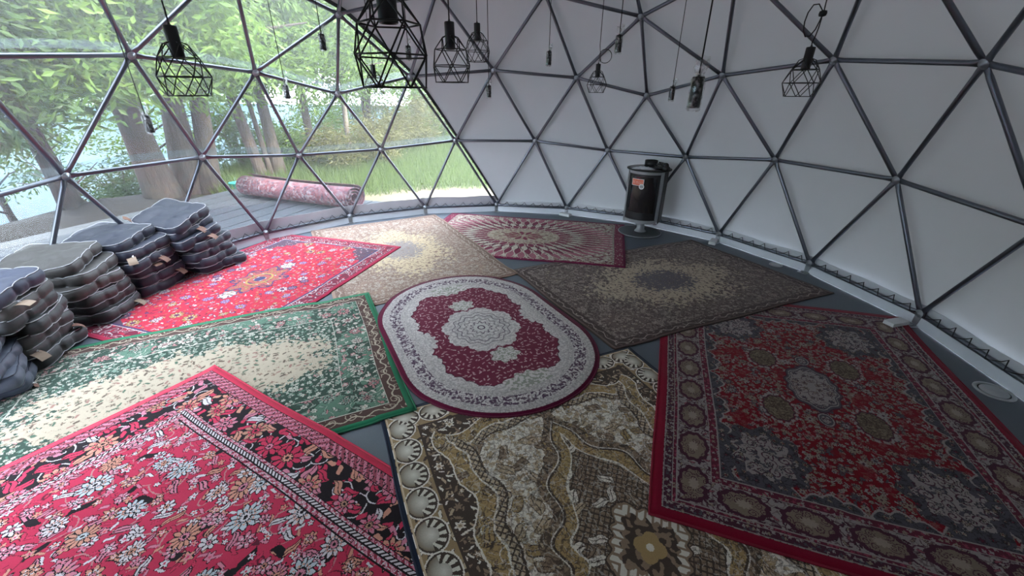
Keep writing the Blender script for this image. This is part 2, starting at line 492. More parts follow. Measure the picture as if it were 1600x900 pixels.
def leafs(base, P, scale, cols, line, length=.42, width=.16, rand=1.0, vein=True):
    """pointed leaves, each turned its own way"""
    c_, pos = voro(P, scale, rand); px, py, _ = sep(P); qx, qy, _ = sep(pos); cr, cg, cb = sep(c_)
    dx, dy = (px-qx)*scale, (py-qy)*scale; an = cr*6.283; ca, sa = cos(an), sin(an)
    u, v = (dx*ca+dy*sa)/length, (dy*ca-dx*sa)+.10*sin((dx*ca+dy*sa)*6.0)
    w = (1.0-u*u)*width
    c = mix(ab(v) < w+.045, base, line); c = mix(ab(v) < w, c, pick(cg, cols))
    if vein: c = mix((ab(v) < .022)*(w > .04), c, line)
    return c
def scrolls(base, P, scale, col, width=.10, turn=7.0, rand=.9):
    """curled tendrils: a spiral in every cell"""
    c_, pos = voro(P, scale, rand); px, py, _ = sep(P); qx, qy, _ = sep(pos); cr, cg, cb = sep(c_)
    dx, dy = (px-qx)*scale, (py-qy)*scale; r = hyp(dx, dy); a = at2(dy, dx)
    k = frac(r*turn*.55+a*.15915+cr); return mix((ab(k-.5) < width)*(r < .50), base, col)
def vines(base, P, scale, col, width=.05, k=3.0, det=1.0):
    nz = noise(P, scale, det)
    return mix(ab(frac(nz*k)-.5) < width*k*.5, base, col)
def speck(base, P, scale, col, th=.6, det=2.0):
    return mix(noise(P, scale, det) > th, base, col)
def busy(base, P, scale, col, amt=.55, width=.09):
    """fine woven line work"""
    nz = noise(P, scale, 1.5); return mix((ab(frac(nz*3.0)-.5) < width)*amt, base, col)
def grains(base, P, scale, cols, size=.33, n=4, rand=1.0):
    r, pet, cr, cg, a = flw(P, scale, n, rand)
    return mix(r < (size*.45+pet*size*.6), base, pick(cr, cols))
def elong(P, sx, sy):
    x, y, _ = sep(P); return vec(x*sx, y*sy)

def rug_mat(name, W, L, fn, val=1.0):
    m, p = new_mat(name)
    u = E.nt.nodes.new('ShaderNodeUVMap'); U, V, _ = sep(E(u.outputs[0]))
    U = mt('SNAP', U, .0035); V = mt('SNAP', V, .0035)           # woven knots
    x, y = U-W/2, V-L/2; ax, ay = ab(x), ab(y)
    dx, dy = W/2-ax, L/2-ay
    d = mn(dx, dy); side = dx < dy
    t = side*ay+(1.0-side)*ax                                     # runs along the border
    w1 = (noise(vec(U, V), 9.0, 2.0)-.5)*.034; w2 = (noise(vec(V, U), 9.0, 2.0)-.5)*.034    # hand drawn unevenness of the motifs
    c = fn(x, y, ax, ay, d, t, vec(ax+w1, ay+w2), vec(x+w1, y+w2))
    fuzz = noise(vec(U, V), 420.0, 2.0); wear = noise(vec(U, V), 5.0, 4.0, .6)
    c = mulc(c, mix(fuzz*.6+wear*.4, (.66*val,)*3, (1.22*val,)*3))
    setin(p.inputs['Base Color'], c); p.inputs['Roughness'].default_value = .95
    p.inputs['Specular IOR Level'].default_value = .12
    p.inputs['Sheen Weight'].default_value = .12; p.inputs['Sheen Roughness'].default_value = .45
    b = E.nt.nodes.new('ShaderNodeBump'); b.inputs['Strength'].default_value = .45; b.inputs['Distance'].default_value = .003
    setin(b.inputs['Height'], fuzz); E.nt.links.new(b.outputs[0], p.inputs['Normal'])
    return m

INK = (.020, .014, .018)
def red_front(x, y, ax, ay, d, t, F, P):
    red = (.62, .046, .110); pale = (.70, .65, .69); pink = (.66, .24, .33); peach = (.66, .31, .23); ice = (.54, .60, .66)
    c = mix(noise(P, 1.7, 2.0), (.52, .032, .082), red)
    c = vines(c, P, 4.5, (.14, .02, .04), .009, 4.0)
    c = scrolls(c, P, 5.5, (.52, .24, .25), .055, 6.0)
    c = leafs(c, P, 19.0, [pink, red, peach, pale, red], (.16, .02, .04), .40, .13, 1.0, False)
    c = leafs(c, elong(P, .8, 1.0), 11.0, [pale, pink, peach, INK, pink], INK, .40, .13)
    c = flowers(c, P, 13.0, 5, [pink, pale, peach, pale], INK, red, .24, .5, 1.0, .05)
    c = rosettes(c, P, 8.0, 7, [pink, peach, pale, pink], INK, pale, .25, .95)
    c = rosettes(c, elong(P, 1.0, 1.15), 4.6, 12, [pale, pink, ice, pale, peach], INK, peach, .27, .85)
    b = scrolls(INK+(1,), P, 7.0, pale, .07, 6.0)
    b = leafs(b, P, 17.0, [red, pink, red, peach], INK, .46, .22, 1.0, False)
    b = leafs(b, P, 10.0, [red, pink, peach, red, pale], INK, .46, .20)
    b = rosettes(b, P, 5.6, 9, [peach, pink, red, (.52, .28, .20)], INK, red, .36, .6)
    c = mix(d < .300, c, b)
    g = mix(frac((ax+ay)*28.0) > .5, pink, (.33, .04, .075)); g = speck(g, P, 120.0, pale, .56); g = speck(g, vec(ay, ax), 100.0, INK, .62)
    ch = mix(ab(frac((ax-ay)*44.0)-.5) < .27, INK, pale)
    c = mix(band(d, .285, .350), c, g); c = mix(band(d, .304, .320), c, ch)
    g2 = speck(mix(frac((ax+ay)*22.0) > .5, (.36, .08, .12), pink), P, 90.0, INK, .56)
    c = mix(band(d, .040, .100), c, g2)
    for k in (.038, .100, .283, .300, .322, .350): c = mix(band(d, k, k+.0045), c, INK)
    return mix(d < .036, c, (.64, .040, .095))
def red_deep(x, y, ax, ay, d, t, F, P):
    red = (.23, .004, .015); tan = (.29, .225, .18); ivory = (.34, .29, .285); plum = (.075, .020, .040); slate = (.085, .075, .095)
    c = mix(noise(P, 2.0, 2.0), (.20, .003, .012), red)
    c = vines(c, F, 9.0, (.10, .01, .02), .012, 4.0)
    c = leafs(c, F, 26.0, [tan, slate, ivory, (.40, .12, .14)], (.10, .004, .012), .38, .14, 1.0, False)
    c = flowers(c, F, 31.0, 5, [tan, ivory, (.26, .08, .09), tan], (.09, .004, .012), plum, .36, .35, 1.0, .05)
    c = flowers(c, F, 19.0, 6, [tan, ivory, (.30, .10, .11), tan, slate], (.10, .004, .014), plum, .33, .4, .95, .04)
    c = flowers(c, P, 7.0, 8, [ivory, tan, slate], (.09, .01, .02), plum, .22, .45, .9, .03)
    c = mix((noise(P, 6.0, 2.0) > .60)*.75, c, red)
    # scalloped slate edging of the field and ivory corner pieces
    sc = d-.300-.050*ab(sin(t*13.0))-.025*ab(sin(t*37.0))
    e = flowers(slate+(1,), F, 24.0, 5, [ivory, plum, tan, slate], INK, red, .32, .5); e = busy(e, F, 30.0, INK, .6)
    c = mix(sc < .012, c, ivory); c = mix(sc < 0.0, c, e)
    cx, cy = ax-.38, ay-.70; cr_ = hyp(cx*1.1, cy)+.02*cos(at2(cy, cx)*9.0)
    ce = scrolls(speck(ivory+(1,), F, 30.0, slate, .58), F, 15.0, plum, .13, 6.0); ce = flowers(ce, F, 18.0, 6, [ivory, slate, tan], INK, plum, .26, .5)
    c = mix(cr_ < .215, c, e); c = mix(cr_ < .150, c, ce)
    # four brown ovals and central medallion
    ox, oy = ax-.235, ay-.27; ro = hyp(ox/.72, oy)+.005*cos(at2(oy, ox)*12.0)
    br = busy(scrolls(speck((.235, .18, .125), F, 60.0, (.15, .105, .075), .5), F, 20.0, (.07, .04, .035), .10), F, 40.0, (.06, .035, .03), .8, .12)
    c = mix(band(ro, .118, .136)*(frac(at2(oy, ox)*3.2) > .35), c, ivory); c = mix(ro < .114, c, plum); c = mix(ro < .104, c, br)
    rm = hyp(x/.62, y)+.012*cos(at2(y, x)*10.0); mb_ = scrolls(flowers(ivory+(1,), F, 20.0, 6, [ivory, slate, tan], plum, plum, .32, .5), F, 14.0, plum, .07, 6.0)
    c = mix(rm < .235, c, plum); c = mix(rm < .224, c, slate); c = mix(band(rm, .200, .208), c, ivory); c = mix(rm < .190, c, mb_)
    rp = hyp(x/.75, ay-.300); c = mix(rp < .060, c, plum); c = mix(rp < .052, c, ivory); c = mix(rp < .044, c, slate); c = mix(rp < .030, c, busy(ivory+(1,), F, 50.0, plum, .9, .16))
    # borders
    m = scrolls(ivory+(1,), P, 13.0, plum, .10, 6.0); m = leafs(m, P, 26.0, [plum, (.28, .08, .11), tan, plum], INK, .40, .13, 1.0, False); m = busy(m, P, 26.0, plum, .6)
    q = frac(t*4.0+.5)-.5; mid = (d-.185)/.070; rq = hyp(q*2.35, mid)+.05*cos(at2(mid, q*2.35)*10.0)
    m = mix(rq < 1.02, m, plum+(1,)); m = mix(rq < .80, m, scrolls((.24, .18, .14), P, 22.0, plum, .14)); m = mix(rq < .30, m, (.36, .29, .24))
    c = mix(d < .285, c, m)
    g = grains((.13, .018, .04)+(1,), P, 42.0, [ivory, tan, (.30, .05, .09)], .40)
    c = mix(band(d, .262, .302), c, g); c = mix(band(d, .090, .108), c, g)
    g2 = grains(plum+(1,), P, 50.0, [ivory, tan, ivory, slate], .42)
    c = mix(band(d, .052, .092), c, g2)
    for k in (.050, .088, .108, .260, .300): c = mix(band(d, k, k+.005), c, ivory)
    return mix(d < .046, c, (.24, .004, .026))
def gold_fn(x, y, ax, ay, d, t, F, P):
    gold = (.46, .315, .15); dk = (.085, .060, .050); cream = (.86, .80, .72); brn = (.31, .22, .155); tan = (.58, .45, .31)
    wob = .035*sin(t*9.0)+.018*sin(t*23.0)+(noise(P, 14.0, 2.0)-.5)*.03
    # cream ground with brown sprays between the bands
    f = speck(cream+(1,), P, 26.0, tan, .56); f = leafs(f, P, 9.0, [brn, tan, gold, brn], dk, .44, .20)
    f = flowers(f, P, 17.0, 5, [tan, (.50, .36, .22), cream], brn, gold, .26, .4, .95, .04)
    c = busy(f, P, 22.0, brn, .55)
    w = d+wob
    v1 = leafs(brn+(1,), P, 18.0, [dk, tan, gold], dk, .40, .14, 1.0, False); v1 = busy(v1, P, 24.0, dk, .8, .13)
    net = mix(mx(ab(frac((x+y)*30.0)-.5), ab(frac((x-y)*30.0)-.5)) > .36, tan, dk)
    gb = scrolls(gold+(1,), P, 7.0, cream, .06, 6.0); gb = leafs(gb, P, 8.0, [brn, gold, tan], dk, .40, .16); gb = busy(gb, P, 12.0, dk, .6, .06); gb = leafs(gb, P, 26.0, [brn, gold, tan, dk], dk, .38, .12, 1.0, False); gb = mix((noise(P, 7.0, 2.0) > .56)*.9, gb, gold)
    c = mix(w < .400, c, dk); c = mix(w < .390, c, net); c = mix(w < .350, c, cream); c = mix(w < .340, c, gb)
    # centre medallion: pointed brown collar, trellis and a white flower
    md = ax*1.25+ay*.62+.028*sin(at2(ay, ax)*10.0)+.02*sin(ay*26.0)
    c = mix(md < .570, c, v1); c = mix(md < .500, c, cream); c = mix(md < .492, c, dk); c = mix(md < .476, c, busy(gold+(1,), P, 30.0, dk, .7)); c = mix(md < .40, c, cream)
    tr = mix(mx(ab(frac((x+y)*30.0)-.5), ab(frac((x-y)*30.0)-.5)) > .36, brn, dk); tr = leafs(tr, P, 9.5, [cream, cream, tan, brn], dk, .40, .19)
    c = mix(md < .388, c, tr)
    rr = ax+ay*.9+.012*cos(at2(ay, ax)*16.0); st = mix(frac(at2(ay, ax)*3.6) > .45, dk, (.74, .70, .62))
    c = busy(c, P, 17.0, dk, .55, .05); c = busy(c, P, 38.0, dk, .5, .08); c = busy(c, elong(P, 1.0, .7), 30.0, cream, .35, .05)
    c = mix(rr < .215, c, dk); c = mix(rr < .205, c, brn); c = mix(band(rr, .150, .192)*(frac((ax-ay)*21.0) > .30), c, (.78, .74, .66)); c = mix(rr < .150, c, mix(noise(P, 26.0, 1.0) > .50, dk, brn))
    c = mix(hyp(x, y)-.018*ab(sin(at2(y, x)*2.0)) < .048, c, gold); c = mix(hyp(x, y) < .016, c, cream)
    # dark leaf band and shell border
    lb0 = leafs(dk+(1,), elong(P, .8, 1.0), 34.0, [tan, brn, cream, brn], dk, .40, .14, 1.0, False)
    lb = leafs(lb0, P, 20.0, [cream, tan, brn, brn, tan], dk, .42, .13, 1.0, False); lb = flowers(lb, P, 9.0, 6, [tan, brn, cream], dk, brn, .20, .5)
    c = mix(w < .265, c, cream); c = mix(w < .257, c, lb)
    sb = leafs(mix(noise(P, 6.0, 2.0), brn, gold), P, 22.0, [tan, cream, dk], dk, .40, .15, 1.0, False)
    q = (frac(t*6.2)-.5)/6.2; mid = d-.088; rq = hyp(q*.85, mid); an = at2(mid+.03, q)
    teeth = mix(cos(an*15.0) > .0, dk, (.80, .76, .66)); sh = mix(rq/.06, (.82, .78, .70), (.26, .20, .14)); sh = mix((mid > -.005)*(rq > .030), sh, teeth)
    sb = mix(rq < .072, sb, cream); sb = mix(rq < .066, sb, dk); sb = mix(rq < .059, sb, sh)
    c = mix(d < .170, c, sb); c = mix(band(d, .166, .178), c, dk); c = mix(band(d, .022, .030), c, tan)
    return mix(d < .020, c, (.016, .022, .045))
def green_fn(x, y, ax, ay, d, t, F, P):
    gr = (.10, .185, .135); dg = (.036, .066, .050); cream = (.46, .39, .30); pink = (.42, .20, .20); pale = (.52, .50, .43); brn = (.085, .046, .040); sg = (.22, .30, .24)
    f = flowers(cream+(1,), elong(P, 1.0, .8), 27.0, 4, [(.15, .11, .085), (.10, .14, .10), (.28, .16, .13), cream, (.13, .10, .08)], (.38, .31, .24), (.30, .22, .16), .30, .6, 1.0, .03)
    f = leafs(f, P, 19.0, [(.12, .09, .07), (.08, .13, .09), (.30, .16, .14), cream, cream], (.36, .30, .23), .34, .15, 1.0, False)
    dn = leafs(dg+(1,), P, 28.0, [sg, gr, pale, gr], dg, .38, .15, 1.0, False)
    dn = flowers(dn, P, 17.0, 6, [pale, sg, pale, pink], dg, gr, .27, .4, .9, .03)
    dn = flowers(dn, P, 30.0, 6, [pale, pale, sg, dg], dg, dg, .32, .3, 1.0, .05)
    e1 = hyp(ax/.36, ay/.82)+(noise(F, 5.0, 2.0)-.5)*.8+(noise(F, 22.0, 2.0)-.5)*1.1+.05*cos(at2(ay, ax)*8.0)
    c = mix(e1 < 1.0, dn, f)
    m = leafs(mix(noise(P, 4.0, 2.0) > .52, dg, gr), P, 22.0, [sg, gr, pink, pale, sg], INK, .40, .16, 1.0, False)
    m = flowers(m, P, 15.0, 6, [pale, sg, pink, pale], INK, pink, .27, .35, .95, .035)
    m = rosettes(m, P, 5.8, 9, [sg, pink, pale, sg], INK, pink, .26, .6); m = vines(m, P, 9.0, pale, .008, 3.0)
    c = mix(d < .345, c, m); c = mix(band(d, .340, .346), c, pale)
    s = scrolls(brn+(1,), P, 11.0, cream, .09, 6.0); s = mix(ab(d-.075-sin(t*52.0)*.014) < .005, s, cream)
    c = mix(d < .115, c, s); c = mix(band(d, .112, .124), c, brn); c = mix(band(d, .122, .126), c, pale)
    return mix(d < .036, c, (.022, .18, .090))
def dim_fn(dark):  # one rug design; the paler palette carries window light in its colours
    def fn(x, y, ax, ay, d, t, F, P):
        dk = (.075, .050, .048) if dark else (.21, .135, .11); br = (.16, .115, .105) if dark else (.33, .225, .18)
        tan = (.36, .29, .26) if dark else (.50, .42, .355); cream = (.48, .385, .29) if dark else (.58, .46, .31); gy = (.13, .11, .13) if dark else (.32, .275, .265)
        f = leafs(mix(noise(P, 3.0, 2.0), dk, br), F, 25.0, [tan, br, dk, br], dk, .38, .15, 1.0, False)
        f = flowers(f, F, 15.0, 6, [tan, br, tan, dk], dk, br, .25, .4, .9, .04)
        f = rosettes(f, F, 5.2, 10, [tan, br], dk, dk, .22, .7); f = busy(f, F, 24.0, tan, .6, .08); f = mix((noise(P, 20.0, 2.0) > .60)*.6, f, tan)
        z = leafs(cream+(1,), F, 28.0, [dk, br, cream, br], br, .36, .16, 1.0, False)
        e1 = hyp(ax/.47, ay/.74)+(noise(F, 6.0, 2.0)-.5)*.8+(noise(P, 24.0, 2.0)-.5)*1.7+.06*cos(at2(ay, ax)*6.0)
        c = mix(e1 < .92, f, z)
        e2 = hyp(ax/.27, ay/.38)+(noise(F, 8.0, 2.0)-.5)*.5+(noise(P, 28.0, 2.0)-.5)*1.9
        c = mix(e2 < .80, c, flowers(gy+(1,), F, 24.0, 5, [br, tan, gy], dk, gy, .28, .5))
        rc = hyp((ax-.50)/.8, ay-.86)+(noise(F, 20.0, 2.0)-.5)*.08; c = mix(band(rc, .10, .16), c, flowers(br+(1,), F, 22.0, 6, [tan, tan, cream], dk, dk, .32, .5))
        b = leafs(dk+(1,), P, 24.0, [tan, br, br], dk, .40, .15, 1.0, False); b = mix(ab(d-.055-.012*sin(t*46.0)) < .004, b, tan)
        c = mix(d < .085, c, b); c = mix(band(d, .085, .095), c, dk); c = mix(band(d, .018, .026), c, dk)
        return mix(d < .018, c, br)
    return fn
def maroon_fn(x, y, ax, ay, d, t, F, P):
    mar = (.19, .016, .055); ivory = (.56, .50, .42); pk = (.37, .12, .165); dk = (.065, .010, .032); tan = (.38, .27, .18)
    th = at2(y*.66, x); r = hyp(x, y*.66)
    fl = leafs(ivory+(1,), elong(F, 1.15, .8), 17.0, [mar, pk, tan, mar], dk, .44, .20); fl = busy(fl, F, 22.0, mar, .7, .09)
    # petals radiating from the centre in rings
    def ring(c, r0, r1, n, a, b, ph=0.0):
        q = ab(frac(th*(n/6.2832)+ph)-.5)*2.0; s = (r-r0)/(r1-r0)
        w = sin(mx(mn(s, 1.0), 0.0)*PI)
        c = mix(band(r, r0, r1)*(q < w*.92), c, b); return mix(band(r, r0, r1)*(q < w*.66), c, a)
    c = fl
    c = mix(r < .52, c, leafs(mar+(1,), F, 19.0, [ivory, pk, ivory, tan], dk, .40, .17, 1.0, False))
    c = ring(c, .54, .80, 52.0, pk, ivory, .5); c = ring(c, .43, .66, 46.0, mar, ivory); c = ring(c, .36, .53, 38.0, ivory, dk, .5); c = ring(c, .28, .42, 30.0, mar, ivory)
    c = mix(r < .30, c, flowers(mix(noise(F, 7.0, 2.0), tan, ivory), F, 17.0, 6, [tan, mar, ivory, pk], dk, tan, .33, .5))
    c = busy(c, F, 20.0, dk, .5, .06)
    c = ring(c, .03, .17, 12.0, mar, tan)
    e = L_end(y); b = grains(mar+(1,), P, 34.0, [ivory, pk, mar, mar], .30, 4)
    c = mix(e < .115, c, b); c = mix(band(e, .112, .135), c, mix(frac(x*36.0) > .5, ivory, dk)); c = mix(d < .045, c, b)
    return mix(d < .020, c, (.18, .012, .065))
def L_end(y): return 1.225-ab(y)
def red_back(x, y, ax, ay, d, t, F, P):
    red = (.50, .030, .064); nav = (.055, .048, .13); yel = (.38, .26, .09); pale = (.50, .45, .46); mar = (.17, .018, .045); pink = (.46, .14, .18)
    c = mix(noise(P, 2.0, 2.0), (.42, .020, .046), red)
    c = leafs(c, P, 24.0, [pink, mar, pale, (.48, .14, .07), red], mar, .40, .14, 1.0, False)
    c = flowers(c, F, 13.0, 6, [pale, nav, pink, yel], mar, red, .22, .5, .95, .03)
    c = rosettes(c, F, 4.8, 9, [nav, yel, (.24, .17, .36), pale], mar, pale, .22, .8)
    rm = hyp(x, y*.72); th = at2(y*.72, x); st = rm+.035*cos(th*8.0)
    mc = leafs((.36, .09, .09)+(1,), F, 22.0, [yel, nav, pale, yel], INK, .42, .18)
    c = mix(st < .20, c, mc); c = mix(band(st, .19, .205), c, nav); c = mix(band(rm, .085, .10), c, yel); c = mix(rm < .040, c, nav)
    rp = hyp(x/.8, ay-.36)+.010*cos(at2(x, ay-.36)*8.0); c = mix(rp < .085, c, nav); c = mix(rp < .075, c, flowers(pale+(1,), F, 26.0, 5, [nav, yel, mar], INK, mar, .30, .4))
    sp_ = (.66-ax)+(.98-ay)*.8+.03*sin(at2(.98-ay, .66-ax)*14.0)
    c = mix(sp_ < .30, c, flowers((.10, .06, .09)+(1,), F, 20.0, 5, [pale, mar, nav, pink], INK, pale, .28, .45))
    b = scrolls(mar+(1,), P, 11.0, pale, .11, 6.0); b = leafs(b, P, 18.0, [pale, pink, red], mar, .38, .14, 1.0, False)
    c = mix(d < .185, c, b); c = mix(band(d, .175, .190), c, nav); c = mix(band(d, .165, .172), c, pale); c = mix(band(d, .038, .046), c, mar)
    return mix(d < .036, c, (.42, .028, .075))

def stadium(x, y, hl, r):
    return r-hyp(mx(ab(y)-hl, 0.0), x)
def oval_mat(W, L):
    def fn(x, y, ax, ay, d, t, F, P):
        gy = (.66, .605, .595); gy2 = (.45, .41, .405); mar = (.16, .018, .048); plum = (.10, .055, .095); pk = (.48, .27, .30); ol = (.33, .33, .28)
        s = stadium(x, y, L/2-W/2, W/2)
        th = at2(y, x)
        # maroon field full of small leaves
        f = leafs(mar+(1,), F, 32.0, [pk, (.56, .38, .39), mar, pk], mar, .42, .17, 1.0, False)
        # scalloped light ground around it
        tt = th*9.0
        lim = s-.235-.030*ab(sin(th*8.0))-.016*ab(sin(th*25.0))
        e = vines(speck(gy+(1,), F, 60.0, gy2, .5), F, 18.0, gy2, .03, 3.0)
        c = mix(lim < .010, f, (.07, .02, .04)); c = mix(lim < .004, c, e)
        # rosette in the middle
        r = hyp(x, y*.92); ro = r-.036*ab(sin(th*4.0))-.012*ab(sin(th*16.0))
        rs = vines(speck(gy+(1,), F, 46.0, gy2, .52), F, 20.0, gy2, .04, 3.0)
        c = mix(ro < .262, c, mar); c = mix(ro < .255, c, rs)
        for a, b, col in ((.205, .214, (.24, .20, .22)), (.165, .176, (.20, .16, .19)), (.118, .126, (.22, .18, .20)), (.066, .076, plum)):
            c = mix(band(r+.012*cos(th*12.0), a, b), c, col)
        c = mix(r < .058, c, (.60, .57, .55)); c = mix(band(r, .020, .030), c, plum)
        # pale pendants above and below the rosette and at the ends
        rp = hyp(x*.85, ay-.40)+.012*cos(at2(x, ay-.40)*7.0); c = mix(rp < .085, c, speck(ol+(1,), F, 50.0, gy, .5))
        rq = hyp(x*.6, ay-(L/2-.27))+.014*cos(at2(x, ay-(L/2-.27))*8.0); c = mix(rq < .10, c, speck(ol+(1,), F, 40.0, gy, .5))
        rw = hyp(ax-(W/2-.26), y*.6)+.012*cos(at2(ax-(W/2-.26), y)*8.0); c = mix(rw < .07, c, e)
        # light border with a dark floral band
        b = leafs(gy+(1,), P, 38.0, [plum, (.13, .08, .11), gy2], gy2, .46, .22, 1.0, False); b = leafs(b, P, 24.0, [plum, (.13, .08, .11), plum], gy2, .46, .22, 1.0, False); b = busy(b, P, 34.0, plum, .8, .10)
        bd = busy(speck((.63, .575, .56)+(1,), P, 60.0, gy2, .52), P, 40.0, (.24, .20, .21), .55, .08)
        c = mix(s < .215, c, bd); c = mix(band(s, .085, .168), c, b)
        for k in (.056, .176, .205): c = mix(band(s, k, k+.005), c, gy2)
        return mix(s < .030, c, (.12, .006, .035))
    return rug_mat('oval_medallion_pile', W, L, fn)

RT = .009
QUADS = {   # corners on the floor: (u0v0, u1v0, u1v1, u0v1)
    'red_front': [(-2.30, 2.30), (-1.64, .78), (.565, 1.74), (-.09, 3.26)],
    'gold': [(-3.20, -.17), (-2.87, 1.50), (-.50, 1.03), (-.87, -.65)],
    'red_deep': [(-1.77, .315), (-3.22, -.69), (-1.90, -2.79), (-.47, -1.66)],
    'dark_brown': [(.74, -.81), (-.84, -.54), (-1.40, -2.88), (.22, -3.19)],
    'maroon': [(1.13, -3.02), (.10, -1.79), (1.95, -.15), (3.02, -1.38)],
    'beige': [(3.30, .53), (3.08, -1.13), (.63, -.79), (.85, .87)],
    'red_back': [(3.37, .84), (2.03, -.16), (.58, 1.74), (1.92, 2.74)],
    'green': [(-.58, .85), (1.06, .55), (1.48, 2.90), (-.16, 3.20)],
}
OV = dict(c=(-.0333, .0569), a=2.9974, hl=.3131, r=.6937)
OVER = {'gold': ['red_front'], 'green': ['gold', 'red_back', 'beige'], 'red_front': ['green'], 'red_back': ['beige'],
        'beige': ['maroon', 'dark_brown'], 'maroon': ['dark_brown'], 'dark_brown': ['red_deep', 'gold'], 'red_deep': ['gold'],
        'oval': ['green', 'beige', 'dark_brown', 'gold']}
def inside(name, P):
    if name == 'oval':
        d = P-np.array(OV['c']); c, s = math.cos(OV['a']), math.sin(OV['a'])
        u = d[:, 0]*c+d[:, 1]*s; v = -d[:, 0]*s+d[:, 1]*c
        return OV['r']-np.hypot(np.maximum(np.abs(u)-OV['hl'], 0), v)
    q = np.array(QUADS[name]); area = 0; out = None
    for i in range(4): area += q[i][0]*q[(i+1) % 4][1]-q[(i+1) % 4][0]*q[i][1]
    sg = 1 if area > 0 else -1
    for i in range(4):
        a, b = q[i], q[(i+1) % 4]; e = b-a; n = np.array([-e[1], e[0]])/np.hypot(*e)*sg
        s = (P-a) @ n; out = s if out is None else np.minimum(out, s)
    return out
def lift(name, P, depth=0):
    h = np.zeros(len(P))
    if depth > 4: return h
    for b in OVER.get(name, []):
        s = inside(b, P); k = np.clip((s+.05)/.05, 0, 1); k = k*k*(3-2*k); sel = k > 0
        if sel.any(): h[sel] = np.maximum(h[sel], k[sel]*(lift(b, P[sel], depth+1)+RT))
    return h
def floor_top(x, y):
    P = np.array([[x, y]]); return max([0]+[float(lift(n, P)[0]+RT) for n in list(QUADS)+['oval'] if inside(n, P)[0] > 0])

def rug_thing(name, obname, label, mat, bind_mat, W, L, nx=48, ny=72):
    if name == 'oval':
        c = np.array(OV['c']); ca, sa = math.cos(OV['a']), math.sin(OV['a']); rad = OV['r']; hl = OV['hl']
        nb = 120; rings = 22; loc = [(0.0, 0.0)]
        def bpt(k):
            a = 2*PI*k/nb; x = math.cos(a); y = math.sin(a)
            cx = hl if x > 0 else -hl
            # ray from the centre to the stadium border
            t = 0.0
            lo, hi = 0.0, 3.0
            for _ in range(40):
                mid = (lo+hi)/2
                if math.hypot(max(abs(mid*x)-hl, 0), mid*y) < rad: lo = mid
                else: hi = mid
            return lo*x, lo*y
        B = [bpt(k) for k in range(nb)]
        for r in range(1, rings+1):
            s = r/rings
            for k in range(nb): loc.append((B[k][0]*s, B[k][1]*s))
        loc = np.array(loc); P2 = np.stack([c[0]+loc[:, 0]*ca-loc[:, 1]*sa, c[1]+loc[:, 0]*sa+loc[:, 1]*ca], 1)
        uv = np.stack([loc[:, 1]+W/2, loc[:, 0]+L/2], 1)
        tris = [(0, 1+k, 1+(k+1) % nb, 1+(k+1) % nb) for k in range(nb)]
        faces = [(0, 1+k, 1+(k+1) % nb) for k in range(nb)]
        for r in range(1, rings):
            a = 1+(r-1)*nb; b = 1+r*nb
            for k in range(nb): faces.append((a+k, b+k, b+(k+1) % nb, a+(k+1) % nb))
        rim = [1+(rings-1)*nb+k for k in range(nb)]
    else:
        q = np.array(QUADS[name]); us, vs_ = np.linspace(0, 1, nx+1), np.linspace(0, 1, ny+1)
        P2 = []; uv = []
        for v in vs_:
            for u in us:
                p = q[0]*(1-u)*(1-v)+q[1]*u*(1-v)+q[2]*u*v+q[3]*(1-u)*v
                P2.append(p); uv.append((u*W, v*L))
        P2 = np.array(P2); uv = np.array(uv); w1 = nx+1
        # edges are never quite straight
        n2 = .006*np.stack([np.sin(P2[:, 1]*5+1), np.sin(P2[:, 0]*5.7+2)], 1); P2 = P2+n2
        area = sum(q[i][0]*q[(i+1) % 4][1]-q[(i+1) % 4][0]*q[i][1] for i in range(4))
        faces = []
        for j in range(ny):
            for i in range(nx):
                f = (j*w1+i, j*w1+i+1, (j+1)*w1+i+1, (j+1)*w1+i); faces.append(f if area > 0 else f[::-1])
        rim = [i for i in range(nx)]+[j*w1+nx for j in range(ny)]+[ny*w1+nx-i for i in range(nx)]+[(ny-j)*w1 for j in range(ny)]
        if area < 0: rim = rim[::-1]
    h = lift(name, P2)+.0015*(1+np.sin(P2[:, 0]*4.1+P2[:, 1]*2.3))*.5
    top = np.column_stack([P2, h+RT]); bot = np.column_stack([P2, h+.0005]); n = len(P2)
    V = np.vstack([top, bot[rim]]); fs = list(faces)
    for k in range(len(rim)):
        k2 = (k+1) % len(rim); fs.append((rim[k], n+k, n+k2, rim[k2]))
    me = bpy.data.meshes.new(obname); me.from_pydata(V.tolist(), [], fs); me.update()
    me.polygons.foreach_set('use_smooth', [True]*len(fs))
    ul = me.uv_layers.new(name='UVMap'); UV = np.vstack([uv, uv[rim]])
    li = np.zeros(len(me.loops), np.int32); me.loops.foreach_get('vertex_index', li); ul.data.foreach_set('uv', UV[li].astype(np.float32).ravel())
    me.materials.append(mat); o = obj(obname, me); tag(o, label, 'rug')
    mb = MB(); pts = [Vector((P2[i][0], P2[i][1], h[i]+RT*.55)) for i in rim]
    mb.tube(pts, .0062, 6, closed=True); mb.build('edge_binding', bind_mat, o)
    return o
def bind(name, col): return simple(name, col, .9, 0, 60, .25)
